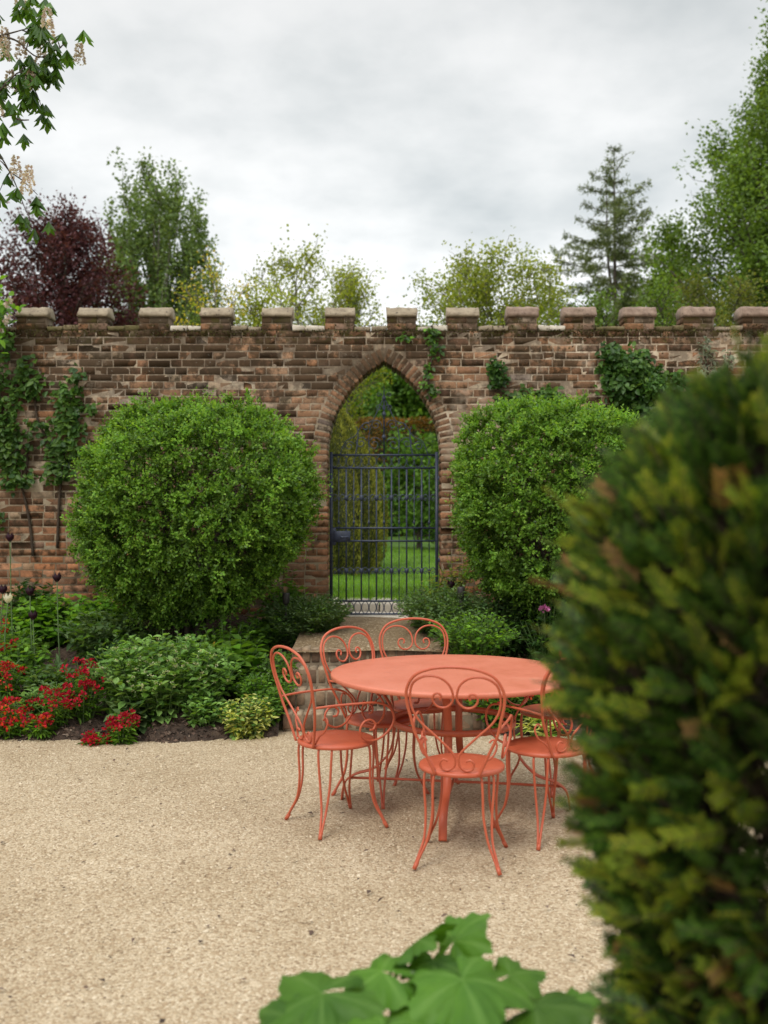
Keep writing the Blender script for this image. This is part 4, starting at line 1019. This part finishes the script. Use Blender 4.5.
# flowering sprig reaching over the wall at the far left
rng = np.random.default_rng(109)
b = at(8, 318, 10.0); t = thing('rose_spray', (b[0]-.25, 10.0, .45), 'leafy rose spray with pale flowers at the left end of the wall top', 'climber'); a = Acc()
tube(a, smooth_path([(b[0]-.25, 10.05, .45), (b[0]-.3, 10.05, 2.0), (b[0]-.15, 10.0, 3.2), (b[0]+.05, 9.9, 3.75)], 6), [.014, .010, .004], 6); a.build('stem', M['gstem'], t)
a = Acc(); n = 150; u = rng.normal(0, .5, (n, 3)); P = np.array([b[0]-.1, 9.95, b[2]+.03])+u*[.2, .15, .28]
leaves(a, P, nrm(rdir(n)+[0, -.3, -.3]), nrm(rdir(n)*.6+[0, -.6, .6]), rng.uniform(.06, .11, n), rng.uniform(.05, .08, n), T_LEAF); a.build('foliage', M['bright'], t)
for k in range(7):
    a = Acc(); c = np.array([b[0]+rng.uniform(-.1, .12), 9.86, b[2]+rng.uniform(-.22, .2)]); leaves(a, c+rng.normal(0, .012, (26, 3)), rdir(26), rdir(26), .03, .028, T_DIA); a.build('flower_head', M['candle'], t)

# ------------------------------------------------------------------ bed plants
def herb(name, label, px, D, r, h, ns, mats, L, W, per=7, group='low plants in the borders', seed=1, tpl=T_LEAF, splay=.55, flower=None, nf=0, fz=.02, fs=.03, fn=16, ry=None, zo=0, big_low=.5, cat='plant', stemm='gstem', flat=.6, x=None):
    global rng
    rng = np.random.default_rng(seed); x = (px-384)/1000*D if x is None else x
    zb = float(bedz(np.array(x), np.array(D)))
    zb += zo; base = np.array([x, D, zb]); t = thing(name, base, label, cat, group); ry = ry or r
    a = Acc(); s = Acc(); tips = []
    for i in range(ns):
        q = math.sqrt(rng.random()); an = rng.uniform(0, 6.283); ox, oy = q*math.cos(an)*r, q*math.sin(an)*ry
        b0 = base+[ox*(1-splay), oy*(1-splay), 0]; b0[2] = (float(bedz(np.array(b0[0]), np.array(b0[1]))) if zo == 0 else zb)-.01
        hh = h*(1-.35*q*q)*rng.uniform(.72, 1.12); e = b0+[ox*splay*1.1, oy*splay*1.1, hh]; e += rng.normal(0, .02*h, 3)
        m_ = (b0+e)/2+[-ox*splay*.15, -oy*splay*.15, hh*.06]
        P = smooth_path([b0, m_, e], 3); tube(s, P, [.0045, .0035, .002], 3, cap=False); tips.append(e)
        kk = np.linspace(.18, 1, per)+rng.normal(0, .03, per); kk = np.clip(kk, .05, 1); P6 = np.array([np.interp(kk*(len(P)-1), range(len(P)), P[:, c]) for c in range(3)]).T
        az = rng.uniform(0, 6.28)+np.arange(per)*2.4; d = np.stack([np.cos(az), np.sin(az), rng.normal(.15, .3, per)+.5*(kk-.6)], -1)
        sc_ = (1+big_low*(1-kk)*1.2)*np.where(kk > .92, .75, 1)*rng.uniform(.75, 1.2, per)
        leaves(a, P6, nrm(d), nrm(rdir(per)*(1-flat)+[0, 0, 1]), L*sc_, W*sc_, tpl, (rng.random(per) < .25).astype(int) if len(mats) > 1 else 0)
    a.build('foliage', mats, t); s.build('stem', M[stemm], t)
    if flower:
        idx = sorted(range(ns), key=lambda i: tips[i][1]-.25*tips[i][2]+rng.normal(0, .08))[:nf]
        for i in idx:
            f = Acc(); c = tips[i]+[0, 0, fz]; n = fn; P = c+nrm(rng.normal(size=(n, 3)))*fs*rng.uniform(.2, 1, (n, 1))*[1, 1, .8]
            d = nrm(P-c+[0, 0, .01]); leaves(f, P, d+rdir(n)*.5, rdir(n)+[0, 0, .4], fs*.75, fs*.72, T_DIA, (rng.random(n) < .3).astype(int) if isinstance(flower, list) else 0)
            f.build('flower_head', flower, t)
            if fz > .03:
                pass
    return t
nm = [M['nettle'], M['mid']]
herb('deadnettle', 'wide pale green deadnettle clump in front of the round shrub', 163, 7.70, .62, .54, 360, nm, .062, .040, 10, seed=201, ry=.42, flower=M['cream'], nf=90, fs=.016, fn=9, fz=-.01, big_low=.6, splay=.35)
herb('variegated_plant', 'small rounded yellow and cream variegated plant at the gravel edge', 247, 7.33, .20, .27, 110, [M['gold'], M['nettle']], .042, .028, 9, seed=202, splay=.5, ry=.16)
herb('geranium_plant', 'bright green leafy mound against the wall at the far left', 52, 9.35, .58, .42, 150, [M['bright'], M['mid']], .085, .075, 7, seed=203, ry=.35)
herb('geranium_plant', 'bright leafy plant tucked in front of the wall between climbers', 108, 9.6, .30, .40, 60, [M['bright'], M['mid']], .08, .07, 7, seed=204)
herb('peony_plant', 'dull green leafy mound left of the foot of the round shrub', 108, 8.85, .42, .40, 120, [M['grey'], M['mid']], .085, .04, 8, seed=205, ry=.3)
herb('wall_foot_shrub', 'dark little shrub at the base of the wall on the left', 30, 9.9, .30, .42, 60, [M['dark'], M['climb']], .07, .05, 8, seed=206)
herb('hellebore', 'large leaved green plant right of the pale deadnettle clump', 232, 8.15, .26, .36, 46, [M['mid'], M['bright']], .12, .10, 5, seed=207, ry=.25)
herb('poppy_plant', 'divided green foliage with one yellow flower below the round shrub', 226, 8.55, .30, .42, 60, [M['mid'], M['bright']], .06, .045, 8, seed=208, flower=M['yellow'], nf=1, fs=.028, fn=12)
herb('catmint', 'grey-green catmint mound left of the gate path', 300, 9.25, .40, .44, 210, [M['grey'], M['mid']], .050, .024, 10, seed=209, ry=.5, splay=.5)
herb('catmint', 'dark grey-green mound spilling over the path left of the gate', 330, 9.3, .30, .36, 200, [M['grey'], M['mid']], .045, .02, 10, seed=210, splay=.6, zo=.14, x=-.60, ry=.62)
herb('catmint', 'large grey-green catmint mass right of the gate path', 452, 9.15, .46, .42, 330, [M['grey'], M['mid']], .050, .024, 10, seed=211, ry=.78, splay=.55, x=.56, zo=.14)
herb('catmint', 'deep green leafy mass under the right-hand shrub', 505, 9.05, .42, .52, 180, [M['dark'], M['grey']], .06, .035, 9, seed=212, ry=.4)
herb('border_herb', 'fresh green mound spilling over the right side of the brick steps', 478, 8.2, .36, .36, 190, [M['mid'], M['bright']], .05, .03, 7, seed=213, ry=.5, x=.74, zo=.22)
herb('border_herb', 'low green plants at the left side of the brick steps', 275, 7.75, .24, .24, 90, [M['mid'], M['bright']], .05, .028, 8, seed=214, ry=.22, x=-.93)
herb('border_herb', 'soft green tuft against the left end of the upper brick steps', 290, 8.05, .17, .32, 80, [M['mid'], M['grey']], .05, .028, 8, seed=223, ry=.28, x=-.84)
herb('border_herb', 'soft green tuft at the left corner of the lowest brick step', 284, 7.52, .13, .22, 60, [M['mid'], M['nettle']], .045, .026, 8, seed=224, ry=.16, x=-.86)
herb('border_herb', 'low leafy cover left of the steps behind the yellow plant', 255, 8.0, .2, .2, 60, [M['mid'], M['grey']], .05, .03, 7, seed=215, ry=.3, x=-1.2)
herb('bronze_shrub', 'small brownish leaved shrub just right of the gate foot', 428, 9.75, .20, .55, 46, [M['ochre'], M['mid']], .05, .028, 9, seed=216, splay=.8, x=.50)
herb('bronze_shrub', 'taller twiggy plant against the brick jamb right of the gate', 447, 9.95, .16, .75, 36, [M['ochre'], M['dark']], .05, .03, 9, seed=217, splay=.7, x=.72)
herb('white_daisies', 'white flowered plant behind the right rim of the table', 522, 7.95, .22, .30, 70, [M['mid'], M['bright']], .045, .025, 7, seed=218, flower=M['white'], nf=26, fs=.017, fn=10, x=1.14)
herb('red_geum', 'scarlet flowered plant seen below the right rim of the table', 500, 7.55, .34, .34, 110, [M['mid'], M['bright']], .05, .028, 8, seed=219, flower=[M['red'], M['orange']], nf=44, fs=.024, fn=16, x=.90, ry=.22)
herb('red_geum', 'scarlet flowered plant behind the table beside the white daisies', 540, 7.75, .3, .36, 80, [M['mid'], M['bright']], .05, .028, 8, seed=220, flower=[M['red'], M['orange']], nf=26, fs=.022, fn=14, x=1.32)
herb('striped_iris', 'pale striped leafy tuft on the gravel edge below the right chairs', 535, 7.35, .16, .2, 40, [M['gold'], M['bright']], .14, .018, 4, seed=221, tpl=T_BLADE, x=1.14, flat=.2)
herb('pink_allium', 'green plant with one pink flower head under the right-hand shrub', 545, 8.6, .24, .62, 40, [M['dark'], M['mid']], .07, .03, 8, seed=222, flower=M['pink'], nf=1, fs=.035, fn=40, x=1.40)
# more underplanting
for i, (px, D, r, h, mm, L, W, lab) in enumerate((
    (125, 8.45, .30, .26, 'dark', .10, .03, 'dark strappy leaves in the shade left under the round shrub'),
    (175, 8.75, .36, .24, 'dark', .11, .028, 'shaded grassy leaves under the middle of the round shrub'),
    (262, 9.0, .22, .34, 'mid', .08, .06, 'mid green leaves under the right edge of the round shrub'),
    (285, 9.75, .22, .52, 'bright', .08, .05, 'tall fresh green leaves against the brick left of the gate'),
    (540, 9.3, .5, .45, 'dark', .07, .04, 'shaded leafy plants deep under the right-hand shrub'),
    (620, 8.9, .6, .5, 'mid', .06, .035, 'leafy green border plants behind the near yew'),
    (20, 8.2, .26, .34, 'mid', .07, .05, 'green border plant among the tulips at the left'),
    (48, 7.95, .22, .20, 'grey', .08, .035, 'pale grey-green rosette between tulips and red flowers'),
    (40, 7.62, .17, .14, 'nettle', .085, .030, 'small grey-green rosette behind the crimson flowers'),
    (132, 7.42, .16, .20, 'grey', .085, .075, 'broad leaved grey-green plant at the front of the deadnettle'),
    (0, 8.75, .35, .30, 'mid', .07, .045, 'leafy mound at the far left edge below the wall'),
    (-20, 7.9, .35, .34, 'mid', .06, .03, 'green plants at the far left edge of the front border'),
    (88, 8.15, .20, .13, 'mid', .06, .03, 'low creeping greenery on the bare soil behind the crimson flowers'),
    (205, 7.45, .20, .22, 'nettle', .06, .04, 'deadnettle offshoot beside the yellow variegated plant'),
    (600, 7.9, .45, .3, 'mid', .05, .03, 'green border plants right of the white daisies'))):
    herb('border_plant', lab, px, D, r, h, int(70*(r/.25)**1.2), [M[mm], M['mid'] if mm != 'mid' else M['bright']], L, W, 6, seed=240+i, tpl=T_BLADE if W < .031 and L > .075 else T_LEAF, flat=.35 if L > .09 else .6)
# wallflowers
wf = [(84, 7.52, .17, .40, 'red', 22, 'deep crimson wallflower, tallest of the reds, beside the deadnettle'), (58, 7.42, .19, .28, 'red', 22, 'crimson wallflower clump left of the tallest red one'), (40, 7.28, .13, .17, 'orange', 14, 'orange-red wallflower low at the gravel edge'),
      (122, 7.17, .12, .22, 'red', 20, 'bright crimson flowers at the gravel edge in front of the deadnettle'), (96, 7.15, .10, .09, 'red', 16, 'low spreading crimson flowers on the soil edge'), (10, 7.30, .14, .22, 'orange', 16, 'orange wallflower in the lower left corner of the bed'),
      (6, 7.75, .13, .34, 'orange', 16, 'orange-red wallflower at the left edge behind the front row'), (0, 8.35, .15, .42, 'orange', 14, 'orange flowers beside the white tulip'), (-25, 7.3, .2, .24, 'red', 20, 'red wallflowers just off the left edge')]
for i, (px, D, r, h, col, nf, lab) in enumerate(wf):
    herb('wallflower', lab, px, D, r, h, nf+18, [M['mid'], M['bright']], .045, .012, 11, 'wallflowers along the front of the bed', 270+i, T_LEAF, .6, [M['red'], M['orange']] if col == 'orange' else M['red'], int(nf*1.15), .005, .030, 16, ry=r*.9, cat='flower', big_low=.8)
    if col == 'orange':
        pass
# tulips
def tulip(px, py, D, m, lab, seed, lean=0):
    global rng
    rng = np.random.default_rng(seed); h = at(px, py, D); x0 = h[0]+.03+lean; zb = float(bedz(np.array(x0), np.array(D)))
    t = thing('tulip', (x0, D, zb), lab, 'flower', 'tulips in the left border')
    a = Acc(); tube(a, smooth_path([(x0, D, zb-.02), ((x0*.6+h[0]*.4)-.008, D, zb*.5+h[2]*.5), (h[0], D, h[2]-.03)], 5), [.006, .005, .0045], 6); a.build('stem', M['gstem'], t)
    for k in range(6):
        f = Acc(); an = k*6.283/6+.3; rr = .6 if k % 2 else 1; U = []; nu, nv = 5, 6
        for i in range(nv):
            q = i/(nv-1); rad = (.008+.030*math.sin(min(q*1.25, 1)*2.2))*(1 if k % 2 else .93); z_ = -.035+.078*q; wd = .62*math.sin(math.pi*min(q*.82+.14, 1))
            for j in range(nu):
                th = an+(j/(nu-1)-.5)*2*wd; U.append((h[0]+rad*math.cos(th), D+rad*math.sin(th), h[2]+z_-.004*abs(j-2)))
        f.add(U, [(i*nu+j, i*nu+j+1, (i+1)*nu+j+1, (i+1)*nu+j) for i in range(nv-1) for j in range(nu-1)]); f.build('petal', m, t, smooth=True)
    for k in range(3):
        f = Acc(); an = rng.uniform(0, 6.28); ln = rng.uniform(.16, .25); Vv = []
        for q in np.linspace(0, 1, 7):
            c = np.array([x0+math.cos(an)*ln*.5*q**1.6, D+math.sin(an)*ln*.5*q**1.6, zb+ln*(q-.25*q*q)]); w = .022*math.sin(math.pi*min(q*.9+.08, 1)); sv = np.array([-math.sin(an), math.cos(an), 0])
            Vv += [c-sv*w+[0, 0, .006], c, c+sv*w+[0, 0, .006]]
        f.add(Vv, [(i*3+j, i*3+j+1, (i+1)*3+j+1, (i+1)*3+j) for i in range(6) for j in range(2)]); f.build('leaf', M['grey'], t, smooth=True)
tulip(57, 577, 8.35, M['tulipd'], 'dark maroon tulip on a long bare stem, rightmost of the tulips', 301)
tulip(30, 591, 8.3, M['tulipd'], 'dark maroon tulip just right of the white tulip', 302)
tulip(8, 598, 8.2, M['tulipw'], 'single white tulip at the left edge', 303, -.06)
tulip(10, 537, 8.7, M['tulipd'], 'dark maroon tulip standing highest, in front of the wall', 304)
tulip(33, 615, 8.15, M['tulipd'], 'dark maroon tulip low among leaves below the other tulips', 305)
tulip(3, 589, 8.5, M['tulipd'], 'dark maroon tulip behind the white tulip', 306, -.05)
tulip(451, 584, 9.5, M['tulipd'], 'dark maroon tulip right of the gate among grey foliage', 307, -.01)
# iris-like blades by the tulips
for i, (px, D, lab) in enumerate(((8, 8.6, 'upright grey blades behind the white tulip'), (52, 7.95, 'strap leaves at the foot of the tall tulip'), (66, 8.25, 'broad grey-green tulip leaves on the bare soil'))):
    herb('strap_leaf_plant', lab, px, D, .12, .05, 12, [M['grey']], .30 if i == 0 else .20, .020 if i == 0 else .035, 3, seed=310+i, tpl=T_BLADE, flat=.0, splay=.6, cat='plant')
# spike lights
for px, py, D, lab in ((461, 588, 8.9, 'dark spike light standing right of the gate path'), (286, 594, 9.15, 'dark spike post among the catmint left of the gate')):
    p = at(px, py, D); zb = float(bedz(np.array(p[0]), np.array(D))); t = thing('spike_light', (p[0], D, zb), lab, 'garden light')
    a = Acc(); tube(a, [(p[0], D, zb-.05), (p[0], D, p[2]-.09)], .013, 8); a.build('post', M['post'], t)
    a = Acc(); tube(a, [(p[0], D, p[2]-.095), (p[0], D, p[2]-.08), (p[0], D, p[2]-.005), (p[0], D, p[2]+.01)], [.018, .03, .034, .03], 12); a.build('lamp_head', M['post'], t)

# ------------------------------------------------------------------ mallow in the foreground
def mallow():
    global rng
    rng = np.random.default_rng(400); D = 2.25
    base = np.array([.10, 2.3, 0]); t = thing('mallow_plant', base, 'big lobed bright green leaves in the immediate foreground at the bottom', 'plant')
    s = Acc(); n = 110
    specs = [  # px, py, depth, size, heading deg, tilt towards camera, roll
        (312, 990, 2.18, .145, 200, .16, .10), (372, 968, 2.32, .125, 150, .12, .12), (452, 976, 2.20, .150, 285, .28, -.14), (525, 1003, 2.20, .130, 340, .12, -.30), (404, 940, 2.42, .11, 150, -.05, .95), (444, 938, 2.45, .11, 30, -.05, -1.0),
        (424, 958, 2.38, .085, 270, .20, 0), (288, 1020, 2.12, .12, 215, .3, .2), (556, 1000, 2.3, .085, 10, .0, -.35), (470, 1026, 2.1, .12, 300, .15, .1), (375, 1024, 2.08, .12, 250, .2, -.1), (335, 1042, 2.3, .12, 180, .2, 0), (500, 972, 2.38, .09, 20, .25, -.1), (412, 1006, 2.22, .10, 265, .35, .1)]
    for (px, py, d, sz, hd, tb_, rl) in specs:
        c = at(px+10, py+3, d); a = Acc(); th = np.linspace(-math.pi*.93, math.pi*.93, n)
        tri = np.abs(np.arcsin(np.cos(th*2.5)))/(math.pi/2); lob = .70+.33*tri**1.1 ; rim = sz*lob*(1+.075*np.abs(((th*13/math.pi+rng.random()) % 1)*2-1)+.02*np.sin(th*37))*(1-.14*np.abs(th)/3.14)*(1+.06*np.sin(th*1.7+rng.uniform(0, 6)))
        ph = rng.uniform(0, 6); V = []; vein = []
        h = R(hd); X = np.array([math.cos(h), math.sin(h), 0]); Y = np.array([-math.sin(h), math.cos(h), 0]); Zv = np.array([0, 0, 1.])
        Zt = nrm(Zv+np.array([0, -1, 0])*tb_+X*rl); X = nrm(X-Zt*np.dot(X, Zt)); Y = np.cross(Zt, X)
        fr = [.06, .28, .5, .72, .88, 1]
        for f in fr:
            for k, tt in enumerate(th):
                r = rim[k]*f; vn = abs(math.cos(tt*2.5)); w = -.30*(r**2)/sz + .10*sz*f*(1-vn)*-1 + .09*sz*math.sin(tt*3+ph)*f**2 + .05*sz*math.sin(tt*9+ph*2)*f**3 + .03*sz*math.sin(tt*17+ph+f*9)*f
                V.append(c+X*r*math.cos(tt)+Y*r*math.sin(tt)+Zt*w); vein.append(max(0, (vn-.965)/.035)*(1-.5*f))
        F = [(i*n+k, i*n+k+1, (i+1)*n+k+1, (i+1)*n+k) for i in range(len(fr)-1) for k in range(n-1)]
        a.add(V, F); a.add([c]+V[:n], [(0, k+1, k+2) for k in range(n-1)])
        o = a.build('leaf', M['bigleaf'], t, smooth=True)
        at_ = o.data.attributes.new('vein', 'FLOAT', 'POINT'); at_.data.foreach_set('value', np.array(vein+[1]+vein[:n], np.float32))
        so = base+[rng.normal(0, .03), rng.normal(0, .03), rng.uniform(.2, .45)]
        tube(s, smooth_path([so, (so+c)/2+[0, 0, -.05], c-Zt*.004], 5), [.006, .005, .004], 6)
    for k in range(3): tube(s, smooth_path([base+[rng.normal(0, .03), rng.normal(0, .03), -.02], base+[rng.normal(0, .03), 0, .3], base+[rng.normal(0, .04), .03, .58]], 5), [.012, .01, .006], 8)
    s.build('stem', M['gstem'], t, smooth=True)
mallow()

# ------------------------------------------------------------------ sky, sun, camera
w = bpy.data.worlds.new('World'); sc.world = w; w.use_nodes = True; nt = w.node_tree
bg = nt.nodes['Background']
SUN_EL, SUN_AZ = 50, 208      # azimuth measured clockwise from +Y
sky = node(nt, 'ShaderNodeTexSky', sky_type='NISHITA', sun_disc=False); sky.sun_elevation = R(SUN_EL); sky.sun_rotation = R(SUN_AZ)
sk = mix(nt, 1, sky.outputs[0], (.10, .10, .10), 'MULTIPLY')
gen = node(nt, 'ShaderNodeTexCoord').outputs['Generated']
sep = node(nt, 'ShaderNodeSeparateXYZ'); nt.links.new(gen, sep.inputs[0])
el = math_(nt, 'MAXIMUM', sep.outputs[2], 0)
# project the view direction onto a flat cloud deck
dn = math_(nt, 'ADD', el, .22)
cv = node(nt, 'ShaderNodeCombineXYZ'); nt.links.new(math_(nt, 'DIVIDE', sep.outputs[0], dn), cv.inputs[0]); nt.links.new(math_(nt, 'DIVIDE', sep.outputs[1], dn), cv.inputs[1])
mp = node(nt, 'ShaderNodeMapping'); mp.inputs['Location'].default_value = (3.1, 1.7, .4); nt.links.new(cv.outputs[0], mp.inputs[0])
n1 = noise(nt, 1.15, 7, mp.outputs[0], .55); n2 = noise(nt, 3.2, 5, mp.outputs[0], .55)
cl = math_(nt, 'ADD', math_(nt, 'MULTIPLY', n1, .72), math_(nt, 'MULTIPLY', n2, .28))
cc = ramp(nt, cl, [(.37, (.62, .665, .68)), (.455, (.79, .82, .825)), (.53, (.95, .965, .965)), (.62, (1.08, 1.08, 1.075))])
# overcast: a bright band low down, greyer above it, brightest overhead (outside the view)
g = ramp(nt, el, [(0, (1.04,)*3), (.22, (1.02,)*3), (.34, (.90,)*3), (.46, (.78,)*3), (.62, (1.2,)*3), (1, (2.2,)*3)])
cloud = mix(nt, 1, cc, g, 'MULTIPLY')
fin = mix(nt, .96, sk, cloud)
nt.links.new(fin, bg.inputs[0]); bg.inputs[1].default_value = 1.0
w.cycles.sampling_method = 'MANUAL'; w.cycles.sample_map_resolution = 512
L_ = bpy.data.lights.new('sun', 'SUN'); L_.energy = 1.7; L_.angle = R(16); L_.color = (1, .97, .92)
so = bpy.data.objects.new('sun', L_); C.objects.link(so)
az, e_ = R(SUN_AZ), R(SUN_EL)
d = Vector((math.sin(az)*math.cos(e_), math.cos(az)*math.cos(e_), math.sin(e_)))
so.rotation_euler = d.to_track_quat('Z', 'Y').to_euler()
cam = bpy.data.cameras.new('camera'); co = bpy.data.objects.new('camera', cam); C.objects.link(co)
co.location = (0, 0, EYE); co.rotation_euler = (R(90), 0, 0)
cam.sensor_width = 36; cam.lens = 36*1000/1024; cam.clip_start = .05; cam.clip_end = 1500
cam.dof.use_dof = True; cam.dof.focus_distance = 6.4; cam.dof.aperture_fstop = 2.1
sc.camera = co
vs = sc.view_settings; sc.display_settings.display_device = 'sRGB'
vs.view_transform = 'Standard'; vs.look = 'None'; vs.gamma = 1; vs.exposure = .2; vs.use_curve_mapping = False
sc.render.engine = 'CYCLES'; sc.cycles.use_denoising = True
sc.cycles.max_bounces = 8; sc.cycles.diffuse_bounces = 4; sc.cycles.glossy_bounces = 2; sc.cycles.transmission_bounces = 5; sc.cycles.transparent_max_bounces = 4
for o in list(sc.objects):
    if 'org' in o: del o['org']
